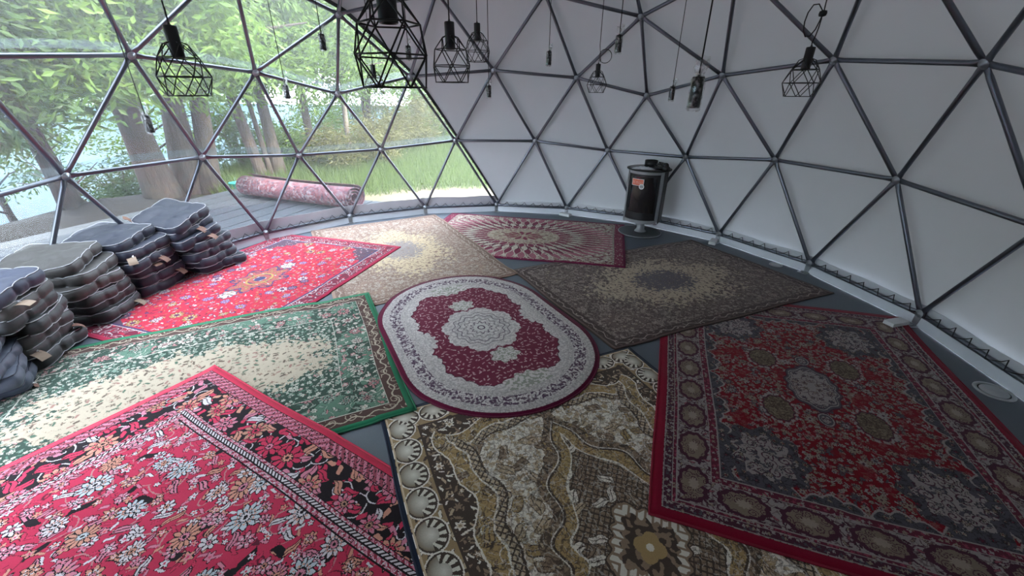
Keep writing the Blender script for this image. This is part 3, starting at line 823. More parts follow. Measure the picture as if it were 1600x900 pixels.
RUGS = [
 ('gold', 'patterned_rug', 'golden brown and cream rug with white shell border and navy edge in front', gold_fn, (.016, .022, .045), 1.68, 2.41),
 ('red_front', 'patterned_rug', 'bright crimson rug with pale flowers and black border nearest the camera on the left', red_front, (.64, .040, .095), 1.66, 2.41),
 ('green', 'patterned_rug', 'green edged rug with cream leafy centre below the cushion stacks', green_fn, (.022, .18, .09), 1.66, 2.39),
 ('red_deep', 'patterned_rug', 'deep dark red rug with medallions and cream border on the right', red_deep, (.24, .004, .026), 1.78, 2.45),
 ('dark_brown', 'patterned_rug', 'dark brown rug with worn cream centre in front of the stove wall', dim_fn(True), (.06, .04, .035), 1.62, 2.42),
 ('maroon', 'patterned_rug', 'maroon and ivory starburst rug in front of the stove', maroon_fn, (.15, .012, .055), 1.60, 2.45),
 ('beige', 'patterned_rug', 'pale beige tan floral rug beside the clear window', dim_fn(False), (.36, .24, .185), 1.66, 2.46),
 ('red_back', 'patterned_rug', 'pinkish red rug with yellow star medallion beside the navy cushion stacks', red_back, (.42, .028, .075), 1.66, 2.40),
]
for key, on, lab, fn, bc, W, L in RUGS:
    rug_thing(key, on, lab, rug_mat(key+'_rug_pile', W, L, fn), bind(key+'_binding', bc), W, L)
rug_thing('oval', 'oval_rug', 'oval maroon rug with grey border and rosette lying in the middle', oval_mat(2*OV['r'], 2*(OV['r']+OV['hl'])), bind('oval_binding', (.12, .006, .035)), 2*OV['r'], 2*(OV['r']+OV['hl']))

# ---------------------------------------------------------------- cushions
def cushion_mat(name, col, col2):
    m, p = new_mat(name); v = texco()
    x, y, z = sep(v)
    w = noise(vec(x*1.0, y*40.0, z*40.0), 9.0, 3.0)*.5+noise(vec(x*40.0, y, z*40.0), 9.0, 3.0)*.5
    c = mix(w, col, col2); setin(p.inputs['Base Color'], c)
    p.inputs['Roughness'].default_value = .55; p.inputs['Specular IOR Level'].default_value = .5
    p.inputs['Sheen Weight'].default_value = .14; p.inputs['Sheen Roughness'].default_value = .4
    b = E.nt.nodes.new('ShaderNodeBump'); b.inputs['Strength'].default_value = .35; b.inputs['Distance'].default_value = .006
    setin(b.inputs['Height'], noise(v, 26.0, 3.0)+w*.2); E.nt.links.new(b.outputs[0], p.inputs['Normal']); return m
CM = {'navy': cushion_mat('navy_cloth', (0.0084, 0.0105, 0.0224), (0.0238, 0.0287, 0.0525)),
      'charcoal': cushion_mat('charcoal_cloth', (0.0126, 0.0133, 0.0154), (0.0322, 0.0329, 0.0364)),
      'taupe': cushion_mat('grey_brown_cloth', (0.0255, 0.0232, 0.0232), (0.0600, 0.0547, 0.0525)),
      'blue': cushion_mat('blue_grey_cloth', (0.0413, 0.0523, 0.0825), (0.0880, 0.1045, 0.1485)),
      'dblue': cushion_mat('dark_blue_cloth', (0.0154, 0.0203, 0.0455), (0.0385, 0.0469, 0.0875))}
PIPE_W = simple('white_piping', (.40, .40, .43), .6); PIPE_D = simple('navy_piping', (.020, .024, .05), .6)
TAGM = simple('brown_card', (.17, .085, .06), .7, 0, 30, .2); TAGK = simple('kraft_card', (.27, .195, .14), .7, 0, 30, .2)
TAGW = simple('white_clip', (.80, .80, .82), .5)
def rsq(a, s, k=9.0):
    """rounded square outline"""
    c, q = math.cos(a), math.sin(a); r = (abs(c)**k+abs(q)**k)**(-1/k); return s*r*c, s*r*q
def cushion_meshes(seed, S=.435, T=.086):
    rg = random.Random(seed); n = 96; h = S/2
    tie = []
    for t in (-.36, .30):
        for sx, sy in ((0, 1), (0, -1), (1, 0), (-1, 0)):
            tt = t+rg.uniform(-.16, .16); tie.append((sx or tt, sy or tt, rg.uniform(.35, 1.0)))
    def pinch(x, y):
        # tied along the sides at thirds
        k = 0
        for (px, py, am) in tie:
            d = math.hypot(x/h-px, y/h-py); k = max(k, am*math.exp(-(d/.07)**2))
        return k
    def dim(x, y):
        k = 0
        for a in (-.36, .36):
            for b in (-.36, .36): k += math.exp(-(((x/h-a)**2+(y/h-b)**2)/.016))
            k += .35*math.exp(-((x/h-a)/.07)**2)+.35*math.exp(-((y/h-a)/.07)**2)
        return min(1.2, k)
    ph = [rg.uniform(0, 6.28) for _ in range(4)]
    prof = []
    rings = 12; V = []; F = []
    out = [rsq(2*PI*k/n, h) for k in range(n)]
    def wob(x, y): return .006*math.sin(x*13+ph[0])+.006*math.sin(y*12+ph[1])+.004*math.sin((x+y)*21+ph[2])
    def ringpts(sc, zfun, bul=0):
        for k in range(n):
            x, y = out[k]; x, y = x*sc, y*sc; rr = math.hypot(x, y)
            x, y = x*(1+bul*(1-pinch(x, y)*1.0)/max(rr, .01)), y*(1+bul*(1-pinch(x, y))/max(rr, .01))
            V.append((x, y, zfun(x, y)))
    def ztop(x, y): e = max(abs(x), abs(y))/h; return T*.5+.012*(1-e**3)-.011*dim(x, y)*(1-e**6)-pinch(x, y)*.011+wob(x, y)
    def zbot(x, y): e = max(abs(x), abs(y))/h; return -T*.5-.004*(1-e**3)+pinch(x, y)*.011+.006*dim(x, y)*(1-e**6)+wob(x, y)
    V.append((0, 0, ztop(0, 0)))
    for i in range(1, rings+1): ringpts(i/rings, ztop)
    for f, b in ((.25, .012), (.5, .017), (.75, .012)):
        ringpts(1.0, lambda x, y, f=f: ztop(x, y)*(1-f)+zbot(x, y)*f, b)
    for i in range(rings, 0, -3): ringpts(i/rings, zbot)
    V.append((0, 0, zbot(0, 0)))
    tot = rings+3+len(range(rings, 0, -3))
    for k in range(n): F.append((0, 1+k, 1+(k+1) % n))
    for i in range(tot-1):
        a, b = 1+i*n, 1+(i+1)*n
        for k in range(n): F.append((a+k, b+k, b+(k+1) % n, a+(k+1) % n))
    a = 1+(tot-1)*n
    for k in range(n): F.append((a+k, len(V)-1, a+(k+1) % n))
    body = MB(); body.add(V, F, True)
    pipe = MB()
    for zf in (ztop, zbot):
        pipe.tube([(out[k][0]*1.008, out[k][1]*1.008, zf(*out[k])) for k in range(n)], .0026, 5, closed=True)
    return body, pipe
_cm = {}
def cushion_get(colour, var):
    k = (colour, var)
    if k not in _cm:
        b, p = cushion_meshes(var*11+3)
        _cm[k] = (b.mesh('cushion_body', CM[colour]), p.mesh('piping', PIPE_D if colour == 'blue' else PIPE_W))
    return _cm[k]
def tag_mesh(mat):
    mb = MB(); n = 5; vs = []; fs = []
    for i in range(n+1):
        t = i/n; bend = .010*math.sin(t*2.2)
        for y in (-.030, .030):
            for o in (0, .0016): vs.append((.075*t, y, -.018*t*t+bend+o))
    for i in range(n):
        a = i*4; b = a+4; fs += [(a, b, b+2, a+2), (a+1, a+3, b+3, b+1), (a, a+1, b+1, b), (a+2, b+2, b+3, a+3)]
    fs += [(0, 2, 3, 1), (n*4, n*4+1, n*4+3, n*4+2)]
    mb.add(vs, fs, False); return mb.mesh('hang_tag', mat)
TAG_ME = {'b': tag_mesh(TAGM), 'k': tag_mesh(TAGK)}
_cl = MB(); _cl.box((0, 0, 0), (.018, .012, .008)); _cl.tube([(0, 0, 0), (.012, .002, .004), (.02, 0, .002)], .0015, 5); CLIP_ME = _cl.mesh('tag_clip', TAGW)
ORD = ['bottom', 'second from bottom', 'third from bottom', 'fourth from bottom', 'fifth from bottom', 'sixth from bottom', 'top']
def stack(base, rz, rows, where, group, step=.0785, h0=None):
    """rows: (colour, du, dv, turn, tilt_u, tilt_v, tag, extra_z); u runs along the edge that faces the room, v outwards"""
    e = Vector((math.cos(rz), math.sin(rz), 0)); n = Vector((-math.sin(rz), math.cos(rz), 0))
    z = floor_top(base[0], base[1])+.049
    jg = random.Random(len(rows)*31+int(base[0]*100))
    for i, (colr, du, dv, turn, tu, tv, tg, ez) in enumerate(rows):
        z += ez+.003*jg.random(); du += jg.uniform(-.04, .035); dv += jg.uniform(-.035, .03); turn += jg.uniform(-.13, .13); tu += jg.uniform(-.02, .03); tv += jg.uniform(-.04, .02)
        o = empty('seat_cushion', Vector((base[0], base[1], z))+e*du+n*dv); o.rotation_euler = (tu, tv, rz+turn)
        bm, pm = cushion_get(colr, (i*5+len(rows)*3) % 6)
        obj('body', bm, o); obj('piping', pm, o)
        pos = ORD[i] if i < len(rows)-1 else 'top'
        word = {'navy': 'navy cushion with white piping', 'charcoal': 'charcoal cushion with white piping', 'taupe': 'grey brown cushion with white piping', 'blue': 'blue grey dark piped cushion', 'dblue': 'dark blue quilted cushion with white piping'}[colr]
        tag(o, '%s, %s of the %s' % (word, pos, where), 'cushion', group)
        for (kind, tx, ty, tz, ang, pitch) in tg:
            t = obj('hang_tag', TAG_ME[kind], o); t.location = (tx, ty, tz); t.rotation_euler = (0, pitch, ang); t['label'] = 'brown card tag'
            c = obj('tag_clip', CLIP_ME, t); c.location = (-.004, .015, .004)
        z += step
# near corner of each stack's bottom cushion is towards the room; centres are given
NT = []
def ctr(near, rz, s=.215):
    e = (math.cos(rz), math.sin(rz)); n = (-math.sin(rz), math.cos(rz)); return (near[0]+e[0]*s+n[0]*s, near[1]+e[1]*s+n[1]*s)
T_f = lambda kind, x, ang=-1.5, z=.0, pitch=.5: (kind, x, -.222, z, ang, pitch)
r5 = math.radians(-52)
stack(ctr((2.36, 1.68), r5), r5, [
    ('navy', .00, .00, .0, 0, 0, NT, 0), ('navy', -.05, .015, .05, 0, -.03, NT, 0), ('navy', -.06, .02, -.03, .02, -.05, NT, 0),
    ('navy', -.09, .01, .04, .02, -.07, NT, 0), ('navy', -.12, .03, -.05, .04, -.16, [T_f('b', .06, -1.2)], .008),
    ('navy', -.15, .03, .16, .07, -.22, [T_f('b', .02, -1.3)], .010), ('navy', -.20, .06, .26, .10, -.27, [('b', -.20, .20, .035, 2.4, -1.1)], .008)],
    'rightmost stack by the window', 'navy cushions in the rightmost stack')
r4 = math.radians(-44)
stack(ctr((2.06, 2.12), r4), r4, [
    ('navy', .02, .0, .0, 0, 0, NT, 0), ('navy', -.02, .0, .06, 0, -.02, [T_f('b', .12, -1.4)], 0), ('navy', -.02, .02, -.04, .0, -.03, [T_f('b', -.06, -1.7, .03, -.1)], 0),
    ('navy', -.06, .02, .05, .02, -.05, [T_f('b', .04, -1.4)], 0), ('navy', -.05, .03, -.05, .03, -.06, [T_f('k', -.18, -2.2)], .002), ('navy', -.10, .04, .10, .05, -.10, NT, .006)],
    'second stack from the right', 'navy cushions in the second stack', .088)
r3_ = math.radians(-27)
stack(ctr((1.68, 2.37), r3_), r3_, [
    ('charcoal', .02, .0, .0, 0, 0, [T_f('k', .11, -1.5)], 0), ('charcoal', -.02, .04, -.05, 0, 0, NT, 0), ('charcoal', -.02, -.02, .05, .01, -.02, NT, 0),
    ('taupe', -.05, .01, -.04, .0, -.03, NT, 0), ('taupe', -.03, .02, .06, .02, -.05, NT, .002), ('taupe', -.05, .03, .12, .04, -.11, NT, .012)],
    'middle stack', 'charcoal cushions in the middle stack', .085)
r2_ = math.radians(-17)
stack(ctr((1.17, 2.57), r2_), r2_, [
    ('charcoal', .02, -.01, .0, 0, 0, NT, 0), ('charcoal', -.01, .02, .05, 0, -.01, [T_f('k', -.18, -1.9), T_f('b', .17, -.9)], 0), ('charcoal', -.04, .0, -.05, .01, -.02, NT, 0),
    ('charcoal', -.02, .02, .06, .0, -.03, NT, 0), ('charcoal', -.07, .02, -.04, .01, -.03, NT, 0), ('taupe', -.08, .02, .05, .02, -.04, [T_f('k', -.12, -1.6, .03, -.05)], .002), ('dblue', -.09, .03, -.06, .04, -.08, NT, .010)],
    'fourth stack from the right', 'charcoal cushions in the fourth stack')
r1_ = math.radians(1)
stack(ctr((.86, 2.63), r1_), r1_, [
    ('blue', .0, .0, .0, 0, 0, [('b', -.16, -.222, -.03, -1.4, .9)], 0), ('blue', -.03, .0, .08, .0, -.04, [T_f('k', .15, -1.0)], 0), ('blue', -.09, .02, -.06, .02, -.05, NT, 0), ('blue', -.13, .03, .1, .03, -.08, NT, .004)],
    'short stack at the left edge', 'blue grey cushions in the short stack')

# ---------------------------------------------------------------- pendant lamps
BLK = simple('black_socket', (.010, .010, .012), .38, 0, 40, .2); WIRE = simple('black_wire', (.012, .012, .014), .45)
CORD = simple('black_cord', (.012, .012, .013), .6)
def film_mat():
    m, p = new_mat('clear_film'); nt = E.nt; nt.nodes.remove(p)
    tr = nt.nodes.new('ShaderNodeBsdfTransparent'); tr.inputs[0].default_value = (.97, .97, .97, 1)
    gl = nt.nodes.new('ShaderNodeBsdfGlossy'); gl.inputs['Roughness'].default_value = .18
    df = nt.nodes.new('ShaderNodeBsdfTranslucent'); df.inputs[0].default_value = (.9, .9, .9, 1)
    d2 = nt.nodes.new('ShaderNodeBsdfDiffuse'); d2.inputs[0].default_value = (.85, .86, .88, 1)
    v = texco(); k = noise(v, 45.0, 3.0)
    a = nt.nodes.new('ShaderNodeMixShader'); a.inputs[0].default_value = .5; nt.links.new(df.outputs[0], a.inputs[1]); nt.links.new(d2.outputs[0], a.inputs[2])
    a2 = nt.nodes.new('ShaderNodeMixShader'); a2.inputs[0].default_value = .55; nt.links.new(a.outputs[0], a2.inputs[1]); nt.links.new(gl.outputs[0], a2.inputs[2])
    b = nt.nodes.new('ShaderNodeMixShader'); setin(b.inputs[0], mx((k-.46)*2.6, .03)); nt.links.new(tr.outputs[0], b.inputs[1]); nt.links.new(a2.outputs[0], b.inputs[2])
    nt.links.new(b.outputs[0], nt.nodes['Material Output'].inputs[0]); return m
FILM = film_mat()
SR, SH = .0245, .118
_mb = MB(); _mb.lathe([(.004, SH+.012), (.006, SH+.004), (.012, SH), (SR-.002, SH), (SR, SH-.003), (SR, .003), (SR-.002, 0), (SR-.005, .001), (SR-.005, .03), (0.0, .03)][::-1], 20); SOCK_ME = _mb.mesh('socket', BLK)
def cage_mesh(seed):
    mb = MB(); rings = [(.044, .050, 0), (.078, .0, .5), (.101, -.072, 0), (.082, -.146, .5)]
    pts = [[Vector((r*math.cos(2*PI*(k+o)/6+seed), r*math.sin(2*PI*(k+o)/6+seed), z)) for k in range(6)] for r, z, o in rings]
    w = .0024
    seg = []
    for i, ring in enumerate(pts):
        for k in range(6): seg.append((ring[k], ring[(k+1) % 6])) if i > 0 else seg.append((ring[k], Vector((SR*math.cos(2*PI*k/6+seed), SR*math.sin(2*PI*k/6+seed), .058))))
    for i in range(3):
        a, b = pts[i], pts[i+1]; sh = rings[i+1][2]-rings[i][2]
        for k in range(6):
            if sh > 0: seg += [(a[k], b[k]), (a[k], b[(k-1) % 6])]
            else: seg += [(a[k], b[k]), (a[k], b[(k+1) % 6])]
    for a, b in seg: mb.tube([a, b], w, 5)
    for ring in pts:
        for p in ring: mb.lathe([(.0, -.0032), (.0032, 0), (.0, .0032)], 6, p)
    return mb.mesh('wire_cage', WIRE)
CAGES = [cage_mesh(.30), cage_mesh(.62), cage_mesh(-math.radians(36.6)+.10)]
def film_meshes(seed):
    rg = random.Random(seed); mb = MB(); n = 22; prof = [(-.012, .8), (-.006, 1.12), (.02, 1.14), (.05, 1.12), (.08, 1.15), (.105, 1.12), (.122, .75)]; vs = []; fs = []
    for i, (z, s) in enumerate(prof):
        for k in range(n):
            r = SR*s*(1+rg.uniform(-.02, .10)); a = 2*PI*k/n; vs.append((r*math.cos(a), r*math.sin(a), z+rg.uniform(-.004, .004)))
    for i in range(len(prof)-1):
        for k in range(n): k2 = (k+1) % n; fs.append((i*n+k, i*n+k2, (i+1)*n+k2, (i+1)*n+k))
    mb.add(vs, fs, False); sleeve = mb.mesh('film_sleeve', FILM)
    mb = MB()
    for q in range(3):   # gathered tuft of film above the socket
        a0 = rg.uniform(0, 6.28); vs = []; fs = []; m = 7
        for i in range(m):
            t = i/(m-1); w = .008+.020*math.sin(min(1, t*1.15)*2.4)
            c = Vector((.010*math.cos(a0)*(1+t*1.6), .010*math.sin(a0)*(1+t*1.6), .114+t*(.055+.03*rg.random())))
            for k in range(6):
                a = 2*PI*k/6; vs.append(c+Vector((w*math.cos(a)*rg.uniform(.4, 1.0), w*.45*math.sin(a)*rg.uniform(.5, 1.2), rg.uniform(-.004, .004))))
        for i in range(m-1):
            for k in range(6): k2 = (k+1) % 6; fs.append((i*6+k, i*6+k2, (i+1)*6+k2, (i+1)*6+k))
        mb.add(vs, fs, False)
    return sleeve, mb.mesh('film_tuft', FILM)
FILMS = [film_meshes(s) for s in (3, 8)]
def ceil_z(x, y): return HB+math.sqrt(max(.05, (R-.01)**2-x*x-y*y))
def pendant(p, label, cage=None, film=None, loop=None, tilt=0.0):
    o = empty('pendant_lamp', p); tag(o, label, 'pendant lamp', 'pendant lamps under the dome')
    top = ceil_z(p[0], p[1])-p[2]-.02
    obj('socket', SOCK_ME, o)
    pts = [Vector((0, 0, SH+.008))]; 
    if loop == 'small':      # slack cord curled into a ring above the lamp
        cx = .065; z0 = SH+.07
        pts += [Vector((.004, 0, SH+.03))]+[Vector((-.596*(cx-cx*math.cos(a))+.006*a/6.28, -.803*(cx-cx*math.cos(a)), z0+.062*math.sin(a))) for a in [6.28*i/18-.9 for i in range(19)]]+[Vector((0, 0, z0+.10))]
    if loop == 'coil':       # long hanging loop tied with a knot
        c = [(-.002, .03), (.006, .07), (.012, .13), (.014, .19), (.006, .245), (-.022, .285), (-.052, .28), (-.072, .23), (-.078, .17), (-.072, .11), (-.052, .07), (-.026, .075), (-.004, .12), (.008, .18), (.016, .24)]
        pts += [Vector((-x*.596, -x*.803, SH+z*.74)) for x, z in c]
        kn = MB(); kn.lathe([(0, -.018), (.012, -.012), (.014, 0), (.012, .012), (0, .018)], 8, (-.008, -.011, SH+.166), True, (1.6, 1.2)); kn.build('cord_knot', CORD, o)
        pts.append(Vector((-.008, -.011, SH+.235)))
    pts.append(Vector((pts[-1].x*.3, pts[-1].y*.3, top*.6+pts[-1].z*.4))); pts.append(Vector((0, 0, top)))
    mb = MB(); mb.tube(pts, .0034, 6); mb.build('cord', CORD, o)
    mb = MB(); mb.lathe([(.006, -.012), (.012, -.008), (.012, .012), (.004, .016)], 10, (0, 0, top)); mb.build('cord_grip', CORD, o)
    if cage is not None: obj('wire_cage', CAGES[cage], o)
    if film is not None: obj('film_sleeve', FILMS[film][0], o); obj('film_tuft', FILMS[film][1], o)
    return o
PEND = [
 ((.10, 1.44, 1.765), 'caged pendant lamp hanging leftmost, before the trees', 0, None, None),
 ((-1.172, 1.005, 1.796), 'largest caged pendant lamp hanging nearest at the top of the picture', 1, None, None),
 ((2.27, -.175, 1.77), 'tiny far caged pendant lamp seen through the nearest large cage', 0, None, None),
 ((-.27, .33, 1.832), 'mid-sized caged pendant lamp right of the nearest large cage', 1, None, None),
 ((.84, -.53, 2.01), 'smaller caged pendant lamp just behind the mid-sized one', 0, None, None),
 ((.955, -2.055, 1.793), 'small far caged pendant lamp with cord curled in a ring', 1, None, 'small'),
 ((-1.155, -1.59, 1.775), 'caged pendant lamp on the right with a knotted cord loop', 2, None, 'coil'),
 ((1.80, 1.71, 1.36), 'bare black lamp socket in clear film hanging lowest on the left', None, 0, None),
 ((2.36, .65, 1.575), 'bare black lamp socket before the trees, between the cage and the window seam', None, 1, None),
 ((1.75, .41, 1.95), 'bare black lamp socket high before the window, left of the largest cage', None, 0, None),
 ((1.92, -.42, 1.925), 'bare film wrapped lamp socket seen through the largest cage against grey fabric', None, 1, None),
 ((1.82, -1.28, 1.592), 'smallest bare lamp socket hanging low below the mid-sized cages', None, 0, None),
 ((1.09, -1.50, 1.885), 'bare film wrapped lamp socket on the thin cord left of the small far cage', None, 1, None),
 ((.13, -1.38, 1.93), 'bare film wrapped lamp socket high in front of a frame joint', None, 0, None),
 ((.20, -2.28, 1.585), 'small film wrapped lamp socket left of the big film wrapped one', None, 1, None),
 ((-1.295, -.242, 1.585), 'big nearest film wrapped lamp socket with a tuft of clear film', None, 0, None),
]
for p, lab, cg, fm, lp in PEND: pendant(p, lab, cg, fm, lp)

# ---------------------------------------------------------------- stove
GREY = simple('stove_grey', (.30, .31, .32), .42, .3, 15, .1); SBLK = simple('stove_black', (.016, .016, .018), .42, .2, 20, .2)
GLASS = simple('stove_glass', (.010, .009, .011), .08, 0, 0, 0, spec=.7); STEEL2 = simple('bright_knob', (.75, .76, .78), .2, 1.0)
BRICK = simple('fire_brick', (.13, .11, .10), .8, 0, 12, .3); ORANGE = simple('orange_sticker', (.80, .16, .075), .5, 0, 30, .08)
STW = simple('sticker_white', (.85, .83, .82), .5); INKM = simple('sticker_ink', (.05, .05, .05), .5)
st = empty('wood_stove', (.80, -2.93, 0), math.radians(111))
tag(st, 'grey and black wood stove with curved glass door on a round base', 'stove')
FR = .245       # front curvature, front looks along +x of the stove
def arc(a0, a1, n, r): return [(r*math.cos(math.radians(a0+(a1-a0)*i/n))-.06, r*math.sin(math.radians(a0+(a1-a0)*i/n))) for i in range(n+1)]
mb = MB(); mb.lathe([(.27, .0), (.272, .004), (.272, .012), (.262, .016), (.25, .016), (0, .016)], 48); mb.build('base_plate', simple('base_glass', (.085, .095, .105), .45, 0, spec=.2), st)
mb = MB(); mb.tube([(.268*math.cos(2*PI*k/48), .268*math.sin(2*PI*k/48), .014) for k in range(48)], .0055, 6, closed=True); mb.build('base_rim', GREY, st)
mb = MB(); mb.lathe([(.075, .016), (.070, .024), (.052, .04), (.045, .07), (.045, .17)], 28, (-.02, 0, 0)); mb.build('pedestal', GREY, st)
core = arc(-72, 72, 18, FR-.012)+[(-.20, .19), (-.24, .12), (-.24, -.12), (-.20, -.19)]
mb = MB(); mb.prism(core, .165, .80); mb.build('body', SBLK, st)
for lo, hi in ((.165, .205), (.765, .80)):
    mb = MB(); o_ = arc(-50, 50, 14, FR+.004); i_ = arc(-50, 50, 14, FR-.02); mb.prism(o_+i_[::-1], lo, hi); mb.build('front_rail', GREY, st)
for s in (-1, 1):
    mb = MB(); o_ = arc(s*50, s*60, 4, FR+.008); i_ = arc(s*50, s*60, 4, FR-.02); pl = o_+i_[::-1]; mb.prism(pl if s > 0 else pl[::-1], .150, .80); mb.build('corner_strip', GREY, st)
    mb = MB(); y0 = s*.215
    pl = [(.058, s*.222), (-.20, s*.205), (-.20, s*.188), (.058, s*.205)]; mb.prism(pl if s < 0 else pl[::-1], .160, .80); mb.build('side_panel', SBLK, st)
door = None
mb = MB(); o_ = arc(-49, 49, 20, FR); i_ = arc(-49, 49, 20, FR-.015); mb.prism(o_+i_[::-1], .208, .300); mb.prism(o_+i_[::-1], .735, .762)
for a in (-49, 42): o_ = arc(a, a+7, 4, FR); i_ = arc(a, a+7, 4, FR-.015); mb.prism(o_+i_[::-1], .30, .735)
door = mb.build('door', SBLK, st)
mb = MB(); o_ = arc(-42, 42, 20, FR-.002); i_ = arc(-42, 42, 20, FR-.008); mb.prism(o_+i_[::-1], .30, .735); mb.build('glass_pane', GLASS, door)
mb = MB(); mb.tube([(FR*math.cos(math.radians(-44))-.045, FR*math.sin(math.radians(-44)), .34), (FR*math.cos(math.radians(-44))-.035, FR*math.sin(math.radians(-44)), .36), (FR*math.cos(math.radians(-44))-.035, FR*math.sin(math.radians(-44)), .67), (FR*math.cos(math.radians(-44))-.045, FR*math.sin(math.radians(-44)), .69)], .006, 8); mb.build('door_handle', SBLK, door)
def on_glass(a, z, off=.004): r = FR+off; return Vector((r*math.cos(math.radians(a))-.06, r*math.sin(math.radians(a)), z))
def curved_plate(mb, a0, a1, z0, z1, off):
    n = 6; o_ = arc(a0, a1, n, FR+off+.0008); i_ = arc(a0, a1, n, FR+off-.0008); mb.prism(o_+i_[::-1], z0, z1)
# orange sticker with a pale rim, a lettered line and a round badge (door seen from the room: +angle is left)
mb = MB(); curved_plate(mb, -33, 4, .628, .708, .001); stk = mb.build('sticker', STW, door); stk['label'] = 'orange sticker with pale rim'
mb = MB(); curved_plate(mb, -31.5, 2.5, .634, .702, .0018); mb.build('sticker_face', ORANGE, stk)
# blurred pale marks of the sticker's lettering
mb = MB()
for a0, a1, z0, z1 in ((-29.5, -27.5, .648, .688), (-27.5, -25.8, .664, .672), (-24.5, -22.5, .646, .690), (-19, -17.2, .648, .680), (-17.2, -13.5, .674, .681), (-14.6, -13.0, .648, .680), (-10.5, -8.8, .648, .684), (-8.8, -4.6, .648, .655), (-5.8, -4.2, .648, .684), (-1.5, .2, .648, .688)):
    curved_plate(mb, a0, a1, z0, z1, .0026)
mb.build('sticker_lettering', simple('sticker_pale', (.86, .42, .34), .5), stk)
def disc_on_glass(a, z, r, off, t=.0012):
    c = on_glass(a, z, off); nr = Vector((math.cos(math.radians(a)), math.sin(math.radians(a)), 0)); tg = Vector((-nr.y, nr.x, 0)); up = Vector((0, 0, 1)); n = 20
    vs = [c+nr*o+tg*(r*math.cos(2*PI*k/n))+up*(r*math.sin(2*PI*k/n)) for o in (0, t) for k in range(n)]
    m_ = MB(); m_.add(vs, [tuple(range(n-1, -1, -1)), tuple(range(n, 2*n))]+[(k, (k+1) % n, n+(k+1) % n, n+k) for k in range(n)], False); return m_, c, nr, tg
m_, c_, n_, t_ = disc_on_glass(-1, .622, .032, .0035); bd = m_.build('sticker_badge', STW, door)
m_, c_, n_, t_ = disc_on_glass(-1, .622, .0245, .0050); m_.build('badge_ring', simple('badge_face', (.55, .54, .53), .5), bd)
m2 = MB()
for dx, dz, w, h in ((-.011, .0, .004, .024), (-.004, .006, .010, .004), (.006, .0, .004, .024), (.012, .008, .008, .004), (.012, -.006, .004, .012)):
    m2.box(c_+n_*.0022+t_*dx+Vector((0, 0, dz)), (.0018, w, h), Matrix.Rotation(math.atan2(n_.y, n_.x), 3, 'Z'))
m2.build('badge_mark', INKM, bd)
# top plate, flue collar, air lever
mb = MB(); mb.lathe([(.245, .800), (.252, .804), (.252, .814), (.245, .818), (0, .818)], 48, (-.035, 0, 0), True, (1.0, 1.06)); mb.build('top_plate', SBLK, st)
mb = MB(); mb.lathe([(.078, .818), (.078, .895), (.070, .895), (.068, .83), (0, .83)], 28, (-.13, -.01, 0)); mb.build('flue_collar', SBLK, st)
for a in (44, 56):
    mb = MB(); p = Vector(((FR+.010)*math.cos(math.radians(a))-.06, (FR+.010)*math.sin(math.radians(a)), .178)); mb.lathe([(0, -.010), (.008, -.006), (.010, 0), (.008, .006), (0, .010)], 10, p); mb.build('air_knob', STEEL2, st)
# a crumpled clear bag and a pair of black gloves lie on the top plate
def to_world(x, y, z):
    c, s = math.cos(st.rotation_euler.z), math.sin(st.rotation_euler.z); return (st.location.x+x*c-y*s, st.location.y+x*s+y*c, z)
rg = random.Random(4); nx_, ny_ = 16, 8; vs = []; fs = []
for j in range(ny_+1):
    for i in range(nx_+1):
        u, v = i/nx_-.5, j/ny_-.5; e = max(0, 1-(2*u)**2)*max(0, 1-(2*v)**2)
        vs.append((v*.11*(1+rg.uniform(-.1, .1)), u*.27, .002+e*.022*(.5+rg.random())))
n0 = len(vs); vs += [(x, y, 0.0005) for x, y, z in vs]
for j in range(ny_):
    for i in range(nx_):
        a = j*(nx_+1)+i; fs.append((a, a+1, a+nx_+2, a+nx_+1)); fs.append((n0+a, n0+a+nx_+1, n0+a+nx_+2, n0+a+1))
bag = MB(); bag.add(vs, fs, False); bo = bag.build('plastic_bag', simple('bag_plastic', (.62, .66, .68), .16, .25, 30, .25, .8, 40)); bo.location = to_world(.10, -.03, .8185); bo.rotation_euler = (0, 0, st.rotation_euler.z+.1)
tag(bo, 'crumpled shiny clear plastic bag on the stove top', 'bag')
def glove(loc, rz, lab):
    g = MB(); pts = []
    g.lathe([(0, 0), (.030, .004), (.040, .016), (.034, .030), (0, .036)], 14, (0, 0, 0), True, (1.35, 1.0))
    g.tube([(-.04, 0, .016), (-.075, .004, .018), (-.11, .006, .02)], [.026, .030, .034], 10)
    for k, (dy, L) in enumerate(((-.026, .060), (-.009, .070), (.009, .066), (.026, .052))):
        g.tube([(.040, dy, .018), (.040+L*.5, dy*1.2, .020+.004*k), (.040+L, dy*1.35, .011)], [.011, .0105, .007], 8)
    g.tube([(.0, .036, .018), (.025, .058, .020), (.050, .066, .013)], [.012, .011, .007], 8)
    o = g.build('work_glove', simple('black_leather', (.020, .020, .022), .5, 0, 30, .3)); o.location = loc; o.rotation_euler = (0, 0, rz); tag(o, lab, 'glove', 'gloves on the stove')
glove(to_world(.03, .150, .8185), st.rotation_euler.z-2.0, 'black work glove lying flat on the stove top edge')
glove(to_world(-.03, .165, .852), st.rotation_euler.z-2.6, 'black work glove lying on top of the other glove')

